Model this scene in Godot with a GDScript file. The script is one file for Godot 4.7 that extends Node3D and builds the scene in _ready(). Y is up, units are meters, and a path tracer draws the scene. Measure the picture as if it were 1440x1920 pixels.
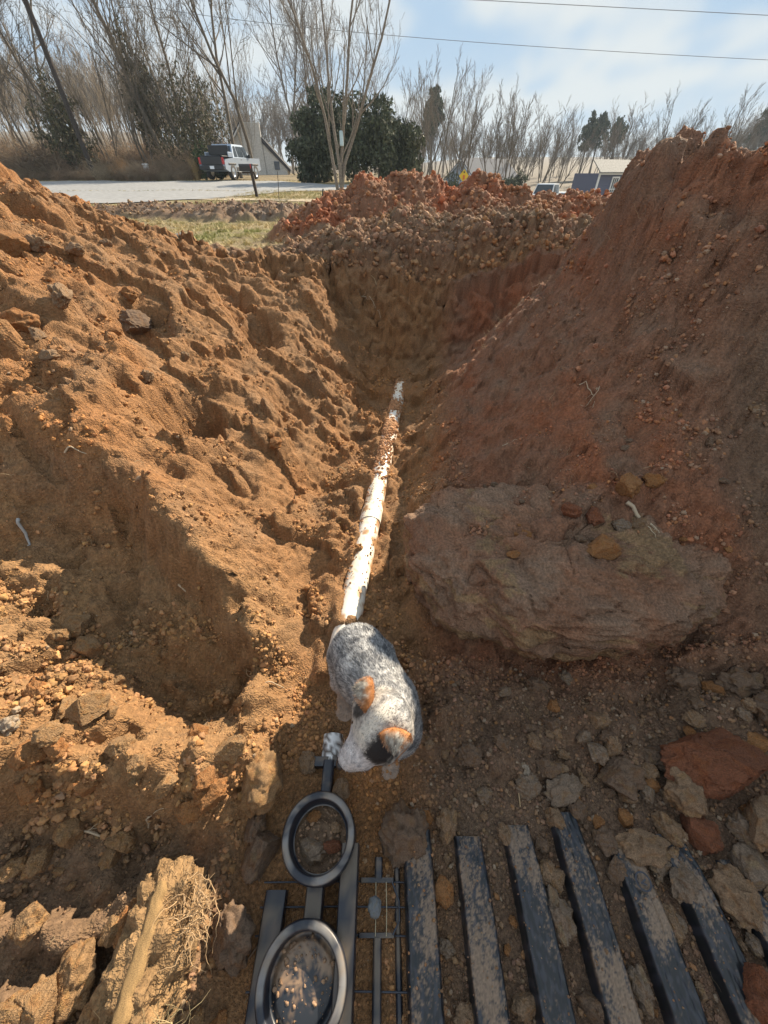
extends Node3D
# A pipe trench dug through a clay yard, a puppy standing in it, a road and bare winter trees behind.
# World: x right, y up, -z away from the camera; "f" below is the distance ahead (f = -z). Trench floor is y = 0.

const EYE := 1.45

class MB:
	var v := PackedVector3Array()
	var n := PackedVector3Array()
	var c := PackedColorArray()
	var ix := PackedInt32Array()
	var col := Color(1, 1, 1)
	func tri(a: Vector3, b: Vector3, d: Vector3) -> void:
		var k := v.size()
		var nn := (d - a).cross(b - a).normalized()
		v.append(a); v.append(b); v.append(d)
		n.append(nn); n.append(nn); n.append(nn)
		c.append(col); c.append(col); c.append(col)
		ix.append(k); ix.append(k + 1); ix.append(k + 2)
	func quad(a: Vector3, b: Vector3, d: Vector3, e: Vector3) -> void:
		tri(a, b, d); tri(a, d, e)
	func hexa(p: Array) -> void:   # p: bottom four, then top four, each seen from above counter-clockwise
		quad(p[0], p[1], p[2], p[3]); quad(p[7], p[6], p[5], p[4])
		for k in 4:
			var m := (k + 1) % 4
			quad(p[k], p[4 + k], p[4 + m], p[m])
	func box(o: Vector3, s: Vector3, b := Basis(), bev := 0.0) -> void:
		# a box with chamfered edges
		var h := s * 0.5
		if bev <= 0.0:
			var q := []
			for y in [-1.0, 1.0]:
				for xz in [[-1, 1], [1, 1], [1, -1], [-1, -1]]:
					q.append(o + b * Vector3(xz[0] * h.x, y * h.y, xz[1] * h.z))
			hexa(q)
			return
		bev = min(bev, min(h.x, min(h.y, h.z)) * 0.9)
		for ax in 3:
			for sg in [-1.0, 1.0]:
				var f := []
				for st in [[-1, -1], [1, -1], [1, 1], [-1, 1]]:
					var w := Vector3()
					w[ax] = sg * h[ax]
					w[(ax + 1) % 3] = st[0] * (h[(ax + 1) % 3] - bev)
					w[(ax + 2) % 3] = st[1] * (h[(ax + 2) % 3] - bev)
					f.append(o + b * w)
				if sg > 0: quad(f[3], f[2], f[1], f[0])
				else: quad(f[0], f[1], f[2], f[3])
		for ax in 3:      # edges along ax
			for sa in [-1.0, 1.0]:
				for sb in [-1.0, 1.0]:
					var q := []
					for e in [[-1.0, 0], [1.0, 0], [1.0, 1], [-1.0, 1]]:
						var w := Vector3()
						w[ax] = e[0] * (h[ax] - bev)
						w[(ax + 1) % 3] = sa * (h[(ax + 1) % 3] - (bev if e[1] == 0 else 0.0))
						w[(ax + 2) % 3] = sb * (h[(ax + 2) % 3] - (0.0 if e[1] == 0 else bev))
						q.append(o + b * w)
					if sa * sb > 0: quad(q[3], q[2], q[1], q[0])
					else: quad(q[0], q[1], q[2], q[3])
		for sx in [-1.0, 1.0]:
			for sy in [-1.0, 1.0]:
				for sz in [-1.0, 1.0]:
					var a := o + b * Vector3(sx * h.x, sy * (h.y - bev), sz * (h.z - bev))
					var d := o + b * Vector3(sx * (h.x - bev), sy * h.y, sz * (h.z - bev))
					var e := o + b * Vector3(sx * (h.x - bev), sy * (h.y - bev), sz * h.z)
					if sx * sy * sz > 0: tri(a, e, d)
					else: tri(a, d, e)
	func tube(pts: Array, rad: Array, sides := 6, capped := true) -> void:
		var k0 := v.size()
		var side := Vector3.UP
		for i in pts.size():
			var t: Vector3 = (pts[min(i + 1, pts.size() - 1)] - pts[max(i - 1, 0)]).normalized()
			if i == 0: side = t.cross(Vector3(0.31, 0.2, 0.93) if absf(t.z) < 0.8 else Vector3(0.9, 0.3, 0.1)).normalized()
			side = (side - t * side.dot(t)).normalized()
			var up := t.cross(side)
			for k in sides:
				var a := TAU * k / sides
				var d := side * cos(a) + up * sin(a)
				v.append(pts[i] + d * rad[i]); n.append(d); c.append(col)
		for i in pts.size() - 1:
			for k in sides:
				var a := k0 + i * sides + k
				var b := k0 + i * sides + (k + 1) % sides
				ix.append(a); ix.append(a + sides); ix.append(b)
				ix.append(b); ix.append(a + sides); ix.append(b + sides)
		if capped:
			for e in [0, pts.size() - 1]:
				for k in sides - 2:
					var q := k0 + int(e) * sides
					tri(v[q], v[q + k + 1], v[q + k + 2])
	func grid(nu: int, nv: int, fn: Callable, flip := false) -> void:   # fn(u, v) -> Vector3, smooth
		var k0 := v.size()
		for j in nv + 1:
			for i in nu + 1:
				v.append(fn.call(float(i) / nu, float(j) / nv)); c.append(col); n.append(Vector3.ZERO)
		for j in nv:
			for i in nu:
				var a := k0 + j * (nu + 1) + i
				var q := [a, a + 1, a + nu + 2, a, a + nu + 2, a + nu + 1]
				if flip: q = [a, a + nu + 2, a + 1, a, a + nu + 1, a + nu + 2]
				for m in q: ix.append(m)
				for t in [0, 3]:
					var nn: Vector3 = (v[q[t + 2]] - v[q[t]]).cross(v[q[t + 1]] - v[q[t]])
					for m in 3: n[q[t + m]] += nn
		for i in range(k0, v.size()): n[i] = n[i].normalized()
	func lathe(prof: Array, sides: int, o := Vector3(), b := Basis()) -> void:   # prof: [radius, height]
		grid(sides, prof.size() - 1, func(u, w):
			var k: float = w * (prof.size() - 1)
			var q = prof[int(round(k))]
			return o + b * Vector3(q[0] * cos(u * TAU), q[1], q[0] * sin(u * TAU)))
	func done() -> ArrayMesh:
		var a := []
		a.resize(Mesh.ARRAY_MAX)
		a[Mesh.ARRAY_VERTEX] = v; a[Mesh.ARRAY_NORMAL] = n; a[Mesh.ARRAY_COLOR] = c; a[Mesh.ARRAY_INDEX] = ix
		var m := ArrayMesh.new()
		m.add_surface_from_arrays(Mesh.PRIMITIVE_TRIANGLES, a)
		return m

var rng := RandomNumberGenerator.new()
var taken := {}
var M := {}

func numbered(called: String) -> String:
	taken[called] = taken.get(called, 0) + 1
	return called if taken[called] == 1 else "%s_%03d" % [called, taken[called] - 1]

func meta(o: Node, label := "", category := "", group := "", kind := "") -> Node:
	if label: o.set_meta("label", label)
	if category: o.set_meta("category", category)
	if group: o.set_meta("group", group)
	if kind: o.set_meta("kind", kind)
	return o

func thing(called: String, label: String, category: String, at := Vector3.ZERO, group := "", turn := 0.0) -> Node3D:
	var o := Node3D.new()
	o.name = numbered(called)
	add_child(o)
	o.position = at
	o.rotation.y = turn
	meta(o, label, category, group)
	return o

func part(parent: Node, called: String, mesh: Mesh, m: Material, at := Vector3.ZERO) -> MeshInstance3D:
	var o := MeshInstance3D.new()
	o.mesh = mesh
	o.material_override = m
	o.name = called
	o.position = at
	parent.add_child(o, true)
	return o

func single(called: String, mesh: Mesh, m: Material, label: String, category: String, at := Vector3.ZERO, group := "") -> MeshInstance3D:
	var o := MeshInstance3D.new()
	o.mesh = mesh
	o.material_override = m
	o.name = numbered(called)
	o.position = at
	add_child(o)
	meta(o, label, category, group)
	return o

func many(parent: Node, called: String, mesh: Mesh, m: Material, xf: Array, cols: Array) -> MultiMeshInstance3D:
	var mm := MultiMesh.new()
	mm.transform_format = MultiMesh.TRANSFORM_3D
	mm.use_colors = true
	mm.mesh = mesh
	mm.instance_count = xf.size()
	for i in xf.size():
		mm.set_instance_transform(i, xf[i])
		mm.set_instance_color(i, cols[i])
	var o := MultiMeshInstance3D.new()
	o.multimesh = mm
	o.material_override = m
	o.name = called if parent != self else numbered(called)
	parent.add_child(o, true)
	o.set_meta("kind", "stuff")
	return o

func lin(r: float, g: float, b: float) -> Color:   # a real-world base colour for albedo_color
	return Color(r, g, b).linear_to_srgb()

func noise(sd: int, freq: float, oct := 3, type := FastNoiseLite.TYPE_SIMPLEX_SMOOTH) -> FastNoiseLite:
	var q := FastNoiseLite.new()
	q.seed = sd
	q.frequency = freq
	q.noise_type = type
	q.fractal_octaves = oct
	if oct <= 1: q.fractal_type = FastNoiseLite.FRACTAL_NONE
	return q

func grain_tex(sd: int, freq: float, oct: int, lo: float, hi: float, size := 512, type := FastNoiseLite.TYPE_SIMPLEX_SMOOTH) -> ImageTexture:
	var im := noise(sd, freq, oct, type).get_seamless_image(size, size)
	im.convert(Image.FORMAT_L8)
	var d := im.get_data()
	for i in d.size(): d[i] = int(255.0 * (lo + (hi - lo) * d[i] / 255.0))
	return ImageTexture.create_from_image(Image.create_from_data(size, size, false, Image.FORMAT_L8, d))

func mat(col: Color, rough := 0.9, vc := false, metal := 0.0) -> StandardMaterial3D:
	var m := StandardMaterial3D.new()
	m.albedo_color = col
	m.roughness = rough
	m.metallic = metal
	m.vertex_color_use_as_albedo = vc
	return m

func textured(m: StandardMaterial3D, tex: Texture2D, scale: float, relief := 0.0, height: Texture2D = null) -> StandardMaterial3D:
	m.uv1_triplanar = true
	m.uv1_world_triplanar = true
	m.uv1_scale = Vector3.ONE * scale
	m.albedo_texture = tex
	if relief > 0.0:
		m.heightmap_enabled = true
		m.heightmap_texture = height if height else tex
		m.heightmap_scale = relief
	return m

func W(x: float, y: float, f: float) -> Vector3:
	return Vector3(x, y, -f)

# ---------------------------------------------------------------- terrain
# Sections across the trench: [f, [x, height] x 14]: left ground ... left toe, right toe ... right ground
var SECTIONS = [
	[-1.5, [-6, .85], [-2, .9], [-1.4, .88], [-1.0, .86], [-.8, .85], [-.55, .84], [-.4, .82], [.9, .82], [1.4, .84], [1.6, .85], [1.8, .85], [2.1, .88], [2.6, .95], [6, .85]],
	[-1.0, [-6, .85], [-2, .95], [-1.3, .6], [-1.0, .4], [-.75, .3], [-.55, .2], [-.44, .0], [1.2, .03], [1.4, .2], [1.6, .4], [1.8, .6], [2.1, .85], [2.6, 1.0], [6, .85]],
	[-.3, [-6, .85], [-2.1, 1.0], [-1.3, .45], [-.95, .18], [-.72, .12], [-.53, .08], [-.43, .0], [1.15, .02], [1.35, .12], [1.55, .3], [1.8, .55], [2.1, .85], [2.6, 1.05], [6, .85]],
	[.12, [-6, .85], [-2.2, 1.0], [-1.3, .40], [-.95, .14], [-.7, .05], [-.5, .03], [-.40, .0], [.95, .01], [1.25, .08], [1.5, .25], [1.75, .5], [2.05, .85], [2.6, 1.1], [6, .85]],
	[.27, [-6, .85], [-2.3, 1.03], [-1.3, .56], [-.92, .40], [-.68, .32], [-.47, .20], [-.33, .02], [.75, .0], [1.2, .06], [1.45, .2], [1.72, .5], [2.02, .85], [2.6, 1.1], [6, .85]],
	[.44, [-6, .85], [-2.3, 1.05], [-1.35, .5], [-.88, .24], [-.62, .12], [-.44, .13], [-.31, .02], [.5, .0], [1.05, .05], [1.4, .18], [1.7, .48], [2.0, .85], [2.6, 1.15], [6, .85]],
	[.60, [-6, .85], [-2.3, 1.1], [-1.4, .5], [-.9, .20], [-.68, .06], [-.44, .12], [-.31, .02], [.16, .0], [.55, .0], [1.25, .06], [1.6, .4], [1.95, .85], [2.6, 1.2], [6, .85]],
	[.70, [-6, .85], [-2.35, 1.15], [-1.42, .52], [-.95, .22], [-.70, .09], [-.52, .26], [-.32, .02], [.13, .0], [.40, .02], [.75, .03], [1.2, .08], [1.5, .28], [2.0, .95], [6, .85]],
	[.80, [-6, .85], [-2.35, 1.15], [-1.45, .56], [-1.0, .28], [-.80, .18], [-.60, .40], [-.32, .02], [.12, .0], [.30, .08], [.68, .08], [1.22, .12], [1.48, .34], [2.0, 1.0], [6, .85]],
	[.98, [-6, .85], [-2.4, 1.2], [-1.5, .66], [-1.12, .42], [-.95, .38], [-.78, .58], [-.34, .02], [.1, .0], [.33, .29], [.75, .39], [1.22, .40], [1.45, .42], [2.0, 1.1], [6, .85]],
	[1.2, [-6, .85], [-2.4, 1.25], [-1.65, .86], [-1.42, .72], [-1.25, .78], [-1.0, .68], [-.36, .02], [.09, .0], [.4, .31], [.85, .48], [1.2, .54], [1.48, .6], [2.0, 1.25], [6, .85]],
	[1.6, [-6, .85], [-2.4, 1.3], [-1.85, 1.07], [-1.55, .95], [-1.25, .79], [-.8, .42], [-.36, .02], [.11, .0], [.4, .26], [.75, .5], [1.15, .74], [1.42, 1.02], [1.8, 1.42], [3.2, .95]],
	[2.1, [-6, .85], [-2.45, 1.32], [-1.95, 1.16], [-1.6, .98], [-1.3, .8], [-.8, .44], [-.31, .02], [.15, .0], [.48, .28], [.82, .58], [1.12, .92], [1.27, 1.36], [1.40, 1.47], [2.3, 1.15]],
	[2.42, [-6, .85], [-2.5, 1.34], [-2.0, 1.18], [-1.65, 1.0], [-1.3, .82], [-.78, .46], [-.27, .02], [.2, .0], [.5, .28], [.84, .68], [1.16, 1.04], [1.26, 1.44], [1.42, 1.51], [2.3, 1.2]],
	[2.7, [-6, .85], [-2.55, 1.38], [-2.05, 1.2], [-1.68, 1.02], [-1.3, .84], [-.75, .48], [-.2, .02], [.26, .0], [.55, .3], [.92, .74], [1.19, 1.07], [1.28, 1.37], [1.5, 1.45], [2.4, 1.15]],
	[3.1, [-6, .85], [-2.6, 1.42], [-2.1, 1.21], [-1.7, 1.03], [-1.3, .86], [-.68, .53], [-.14, .03], [.34, .02], [.6, .28], [.9, .58], [1.1, .8], [1.4, .93], [1.9, 1.0], [6, .9]],
	[3.45, [-6, .85], [-2.6, 1.41], [-2.1, 1.22], [-1.65, 1.0], [-1.2, .86], [-.6, .66], [-.06, .05], [.4, .03], [.6, .13], [.75, .22], [1.0, .34], [1.4, .5], [2.0, .7], [6, .9]],
	[3.62, [-6, .85], [-2.6, 1.36], [-2.1, 1.15], [-1.65, .96], [-1.2, .85], [-.62, .73], [-.08, .12], [.4, .06], [.7, .12], [.9, .18], [1.2, .32], [1.6, .62], [2.2, .85], [6, .9]],
	[3.86, [-6, .85], [-2.6, 1.25], [-2.1, 1.04], [-1.65, .9], [-1.2, .83], [-.72, .8], [-.3, .5], [.4, .40], [.7, .44], [.9, .48], [1.2, .56], [1.6, .75], [2.2, .9], [6, .9]],
	[4.14, [-6, .85], [-2.6, 1.1], [-2.1, .94], [-1.65, .84], [-1.2, .8], [-.75, .8], [-.4, .8], [.4, .74], [.7, .76], [.9, .8], [1.2, .86], [1.6, .88], [2.2, .9], [6, .9]],
	[4.8, [-6, .8], [-2.6, .86], [-2.1, .82], [-1.65, .8], [-1.2, .8], [-.75, .8], [-.4, .8], [.4, .8], [.7, .8], [.9, .8], [1.2, .8], [1.6, .8], [2.2, .8], [6, .8]],
]
# spoil heaps beyond the trench: [x, f, radius x, radius f, height above the yard]
var HEAPS = [
	[-.14, 4.64, .5, .44, .22], [.25, 4.7, .45, .48, .29], [.62, 4.66, .44, .46, .25], [.95, 4.56, .42, .44, .30], [1.28, 4.5, .40, .44, .27], [1.65, 4.5, .45, .44, .19],
	[-.5, 6.2, .55, .6, .36], [-.15, 6.5, .5, .7, .5], [.25, 6.6, .5, .7, .52], [.55, 6.5, .42, .6, .5], [.95, 6.4, .4, .6, .4], [1.32, 6.45, .42, .6, .52], [1.7, 6.4, .45, .6, .4],
	[2.1, 6.3, .5, .6, .36], [2.6, 6.3, .5, .6, .36], [3.1, 6.2, .6, .6, .34], [3.7, 6.2, .7, .7, .4],
	[-5.4, 9.9, .8, .5, .10], [-4.7, 9.7, .7, .45, .14], [-3.9, 9.5, .8, .4, .12], [-3.0, 9.4, .7, .4, .15], [-2.3, 9.5, .7, .4, .13], [-1.6, 9.4, .5, .35, .08],
]
const CX0 := -6.0
const CF0 := -1.5
const CS := 0.025
const CNX := 481
const CNF := 253
const EX0 := -7.5
const EF0 := 3.9
const ES := 0.05
const ENX := 301
const ENF := 175
# scoops taken out of the banks by the digger: x, f, radius x, radius f, depth
var SCOOPS = [[-.97, 1.66, .11, .22, .26], [-1.36, 2.25, .13, .17, .13], [-.9, 2.8, .14, .2, .13], [-.62, 2.25, .1, .16, .09], [-1.75, 1.75, .16, .14, .10], [-.72, 1.35, .09, .12, .06], [-1.2, 3.1, .16, .12, .10], [-.45, 1.62, .07, .1, .04], [.6, 1.42, .3, .12, .06], [-1.55, 2.75, .14, .12, .08], [-.66, .56, .17, .11, .10]]
var coarse := PackedFloat32Array()
var heap := PackedFloat32Array()
var heap_area := PackedFloat32Array()
var n_big := noise(3, 2.2, 3)
var n_mid := noise(5, 7.0, 3)
var n_fine := noise(7, 30.0, 2)
var n_streak := noise(11, 1.1, 3)
var n_clod := noise(13, 6.0, 1, FastNoiseLite.TYPE_CELLULAR)
var n_clod_small := noise(17, 17.0, 1, FastNoiseLite.TYPE_CELLULAR)
var n_lump := noise(14, 3.3, 1, FastNoiseLite.TYPE_CELLULAR)
var n_crack := noise(19, 3.0, 3)
var n_tint := noise(23, 1.3, 3)
var n_tint2 := noise(29, 2.6, 3)

func make_coarse() -> void:
	coarse.resize(CNX * CNF)
	var row := PackedFloat32Array()
	for j in CNF:
		var f := CF0 + j * CS
		# one section at this distance, walked from one side to the other
		var s := 0
		while s < SECTIONS.size() - 2 and f > SECTIONS[s + 1][0]: s += 1
		var a: Array = SECTIONS[s]
		var b: Array = SECTIONS[s + 1]
		var t := clampf((f - a[0]) / (b[0] - a[0]), 0, 1)
		var qx := PackedFloat32Array()
		var qh := PackedFloat32Array()
		for k in range(1, 15):
			qx.append(lerpf(a[k][0], b[k][0], t))
			qh.append(lerpf(a[k][1], b[k][1], t))
		var k := 0
		for i in CNX:
			var x := CX0 + i * CS
			while k < 12 and x > qx[k + 1]: k += 1
			coarse[j * CNX + i] = lerpf(qh[k], qh[k + 1], clampf((x - qx[k]) / maxf(qx[k + 1] - qx[k], 1e-5), 0, 1))
	for q in SCOOPS:
		for j in range(int((q[1] - q[3] * 1.3 - CF0) / CS), int((q[1] + q[3] * 1.3 - CF0) / CS) + 2):
			for i in range(int((q[0] - q[2] * 1.3 - CX0) / CS), int((q[0] + q[2] * 1.3 - CX0) / CS) + 2):
				var r := Vector2((CX0 + i * CS - q[0]) / q[2], (CF0 + j * CS - q[1]) / q[3]).length()
				coarse[j * CNX + i] -= q[4] * (1.0 - smoothstep(0.8, 1.2, r))
	var b2 := coarse.duplicate()
	for j in range(1, CNF - 1):
		for i in range(1, CNX - 1):
			var k := j * CNX + i
			b2[k] = (coarse[k] * 4 + (coarse[k - 1] + coarse[k + 1] + coarse[k - CNX] + coarse[k + CNX]) * 2 + coarse[k - CNX - 1] + coarse[k - CNX + 1] + coarse[k + CNX - 1] + coarse[k + CNX + 1]) / 16.0
	coarse = b2
	heap.resize(ENX * ENF)
	heap_area.resize(ENX * ENF)
	for j in ENF:
		var f := EF0 + j * ES
		for i in ENX:
			var x := EX0 + i * ES
			var add := 0.0
			var d := 1.0 if f < 4.5 else 0.0
			for q in HEAPS:
				var df: float = (f - q[1]) / q[3]
				if absf(df) > 2.3: continue
				var dx: float = (x - q[0]) / q[2]
				var r := dx * dx + df * df
				if r < 4.0: add = maxf(add, q[4] * (maxf(0.0, 1.0 - sqrt(r) * 0.52) * 1.35 if r > 0.15 else 1.08 - r * 0.3))
				d = maxf(d, 1.0 - smoothstep(2.2, 5.0, r))
			if f < 6.0: d = maxf(d, 1.0 - smoothstep(4.5, 5.6 + 0.8 * n_big.get_noise_2d(x, f), f + 0.15 * absf(x + 0.8)))
			heap[j * ENX + i] = add
			heap_area[j * ENX + i] = d

func looked_up(a: PackedFloat32Array, u: float, w: float, nx: int, nf: int) -> float:
	var i := clampi(int(u), 0, nx - 2)
	var j := clampi(int(w), 0, nf - 2)
	u -= i
	w -= j
	var k := j * nx + i
	return lerpf(lerpf(a[k], a[k + 1], u), lerpf(a[k + nx], a[k + nx + 1], u), w)

func yard(x: float, f: float) -> float:   # the lie of the land round the trench
	if f < 6.0: return 0.8
	var h := 0.8
	if f > 8.0: h = lerpf(0.8, 0.7, clampf((f - 8) / 12.0, 0, 1))
	if f > 20.0: h = lerpf(0.7, 1.05, clampf((f - 20) / 16.0, 0, 1))
	if f > 36.0: h = 1.05 + (f - 36) * (0.012 + 0.05 * smoothstep(-0.25, -0.5, x / f))
	var w := smoothstep(-0.02, 0.22, x / maxf(f, 1.0)) * smoothstep(8.0, 36.0, f)
	h = lerpf(h, -1.15 + maxf(0, f - 70) * 0.03, w)
	return h + 0.05 * n_big.get_noise_2d(x * 0.12, f * 0.12)

func base_height(x: float, f: float) -> float:
	var g := yard(x, f)
	var h := g
	if f < 4.8 and f > CF0 and absf(x) < 6.0:
		h = lerpf(looked_up(coarse, (x - CX0) / CS, (f - CF0) / CS, CNX, CNF), g, smoothstep(4.4, 4.8, f))
	elif f <= CF0 or absf(x) >= 6.0:
		h = 0.85
		if f > 3.0: h = lerpf(0.85, g, clampf((f - 3.0) / 2.0, 0, 1))
	if f > 0.6 and f < 3.6:   # earth raked against the pipe, higher and lower by turns
		var off := absf(x - pipe_x(f))
		if off < 0.16: h += (1.0 - smoothstep(0.06, 0.16, off)) * (0.030 - 0.022 * smoothstep(2.0, 2.6, f) + 0.065 * n_big.get_noise_2d(x * 3.0, f * 1.7))
	if f > 3.95 and f < 12.5 and absf(x) < 7.45: h += looked_up(heap, (x - EX0) / ES, (f - EF0) / ES, ENX, ENF)
	return h

func disturbed(x: float, f: float) -> float:   # 1 where the earth is dug up, 0 on the lawn
	if f < 3.95: return 1.0
	if f > 12.5 or absf(x) > 7.45: return 0.0
	return looked_up(heap_area, (x - EX0) / ES, (f - EF0) / ES, ENX, ENF)

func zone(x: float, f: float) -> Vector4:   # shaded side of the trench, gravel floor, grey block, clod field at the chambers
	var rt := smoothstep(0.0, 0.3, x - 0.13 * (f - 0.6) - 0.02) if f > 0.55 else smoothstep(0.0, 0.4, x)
	var gravel := (1.0 - smoothstep(0.5, 0.75, f)) * smoothstep(-0.05, 0.25, x)
	gravel = maxf(gravel, smoothstep(1.25, 1.5, x) * (1.0 - smoothstep(1.4, 1.9, f)))
	gravel = maxf(gravel, (1.0 - smoothstep(0.1, 0.2, f)) * (1.0 - smoothstep(-0.5, -0.3, x)) * smoothstep(-1.5, -1.0, x) * 0.9)
	var block := smoothstep(0.62, 0.7, f) * (1.0 - smoothstep(1.0, 1.25, f)) * smoothstep(0.25, 0.45, x) * (1.0 - smoothstep(1.2, 1.35, x))
	var low := (1.0 - smoothstep(0.75, 1.05, f)) * (1.0 - smoothstep(-0.45, -0.28, x))
	return Vector4(rt, gravel, block, low)

func dome(c: float, reach: float) -> float:   # cellular distance -> a rounded lump
	var t := (c + 1.0) / reach
	return sqrt(1.0 - t * t) if t < 1.0 else 0.0

func surface(x: float, f: float) -> float:
	var h := base_height(x, f)
	var d := disturbed(x, f)
	if d <= 0.0: return h + 0.012 * n_mid.get_noise_2d(x, f)
	var z := zone(x, f)
	var n1 := n_big.get_noise_2d(x, f)
	var n2 := n_mid.get_noise_2d(x, f)
	var toe := 1.0
	if f < 3.7:
		# the strip that carries the pipe, the puppy and the chambers stays level
		var xc := -.17 + .125 * (f - .6)
		toe = maxf(0.35, smoothstep(0.05, 0.15, absf(x - xc))) if f > 0.8 else smoothstep(0.05, 0.28, absf(x - xc)) if f > 0.3 else smoothstep(0.7, 0.95, absf(x - 0.33))
		toe = maxf(toe, 0.12)
	var near := 1.0 if f < 4.0 else 0.0
	var left := (1.0 - z.x) * (1.0 - z.w) * near
	var right := z.x * (1.0 - z.y) * (1.0 if f < 3.3 else 0.0)
	var wx := x + 0.03 * n2
	var wf := f + 0.03 * n1
	var lump := dome(n_clod.get_noise_2d(wx, wf), 0.62 + 0.2 * n2)
	var lump2 := dome(n_clod_small.get_noise_2d(wx, wf), 0.66)
	var amp := 0.055 * n1 + (0.03 - 0.015 * left) * n2 + 0.010 * n_fine.get_noise_2d(x, f)
	var heapy := maxf(1.0 - near, smoothstep(3.6, 3.8, f) * 0.8)
	if f > 1.7 and x > 1.0 and f < 3.0: heapy = smoothstep(1.0, 1.3, x)
	var patch := smoothstep(0.08, 0.42, n_tint.get_noise_2d(x * 1.1 + 20.0, f * 1.1))   # some slopes are smooth, some cloddy
	amp += (lump - 0.3) * (0.06 * left * patch + 0.07 * z.w * (1.0 - z.y) + 0.035 * right * maxf(0.0, n2 + 0.1) + 0.02 * z.y + 0.07 * heapy)
	amp += (lump2 - 0.3) * (0.003 * left + 0.018 * left * patch + 0.026 * z.w + 0.006 * right + 0.012 * z.y + 0.024 * heapy)
	if heapy > 0.0: amp += (dome(n_lump.get_noise_2d(wx, wf), 0.7) - 0.4) * 0.065 * heapy
	if near > 0.0:
		amp += n_streak.get_noise_2d(x * 1.3 + f * 0.7, f * 7.0 - x * 2.2) * (0.038 * left + 0.018 * right)
		amp -= z.z * 0.02
		var step := n_crack.get_noise_2d(x * 0.8 + 3.0, f * 0.8)
		amp += 0.06 * left * smoothstep(0.04, 0.12, step) + 0.03 * right * smoothstep(0.02, 0.1, step)
	return h + d * amp * toe

func soil(x: float, f: float, h: float, steep: float) -> Color:
	# base colours of the different earths, patchy, as dug: orange clay, brown loam, red clay, grey-brown gravel
	var n1 := n_tint.get_noise_3d(x, h, f)
	var n2 := n_tint2.get_noise_3d(x, h * 1.6, f)
	var n3 := n_fine.get_noise_3d(x * 1.2 + 9.0, h * 1.2, f * 1.2)
	var z := zone(x, f)
	var c := Vector3(.425, .222, .095)
	c = c.lerp(Vector3(.49, .215, .072), clampf(0.5 * smoothstep(-1.2, -2.2, x) + n1 * 0.9, 0, 0.85) * (1.0 if f < 4 else 0.3))
	c = c.lerp(Vector3(.37, .22, .115), clampf(n2 * 1.2, 0, 0.7))
	c = c.lerp(Vector3(.45, .27, .125), z.w * 0.5)
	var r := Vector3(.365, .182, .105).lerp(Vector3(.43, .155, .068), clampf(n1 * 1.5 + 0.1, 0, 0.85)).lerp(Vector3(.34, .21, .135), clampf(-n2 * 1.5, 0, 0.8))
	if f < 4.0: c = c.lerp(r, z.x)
	c = c.lerp(Vector3(.245, .160, .102), z.y * 0.85)
	if f > 3.9:
		var back := Vector3(.36, .21, .125).lerp(Vector3(.32, .22, .13), clampf(n2 * 1.5, 0, 1))
		if f > 5.4: back = Vector3(.38, .185, .10).lerp(Vector3(.45, .145, .06), clampf(n1 * 1.8 + 0.25, 0, 1))
		if f > 8.6: back = Vector3(.33, .215, .14).lerp(Vector3(.36, .33, .30), clampf(n2 * 2.0 - 0.5, 0, 0.7))
		c = c.lerp(back, smoothstep(3.9, 4.2, f))
	c *= 1.0 + 0.30 * n3
	var d := disturbed(x, f)
	if d < 1.0:
		var g := Vector3(.50, .39, .20).lerp(Vector3(.33, .31, .11), clampf(0.12 + n_tint.get_noise_2d(x * .5, f * .5) * 1.3, 0, 1)).lerp(Vector3(.38, .27, .16), clampf(n2 * 1.3, 0, 1) * (1.0 - smoothstep(9, 16, f)))
		if f > 36: g = Vector3(.36, .27, .14)
		if f > 70: g = Vector3(.22, .175, .12)
		c = g.lerp(c, d)
	return Color(c.x, c.y, c.z)

func axis(lo: float, hi: float, step: float, far_lo: float, far_hi: float, grow: float) -> PackedFloat32Array:
	var a := PackedFloat32Array()
	var s := step
	var x := lo
	while x > far_lo:
		s *= grow
		x -= s
		a.append(x)
	a.reverse()
	var k := int(round((hi - lo) / step))
	for i in k + 1: a.append(lo + i * step)
	s = step
	x = hi
	while x < far_hi:
		s *= grow
		x += s
		a.append(x)
	return a

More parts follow.
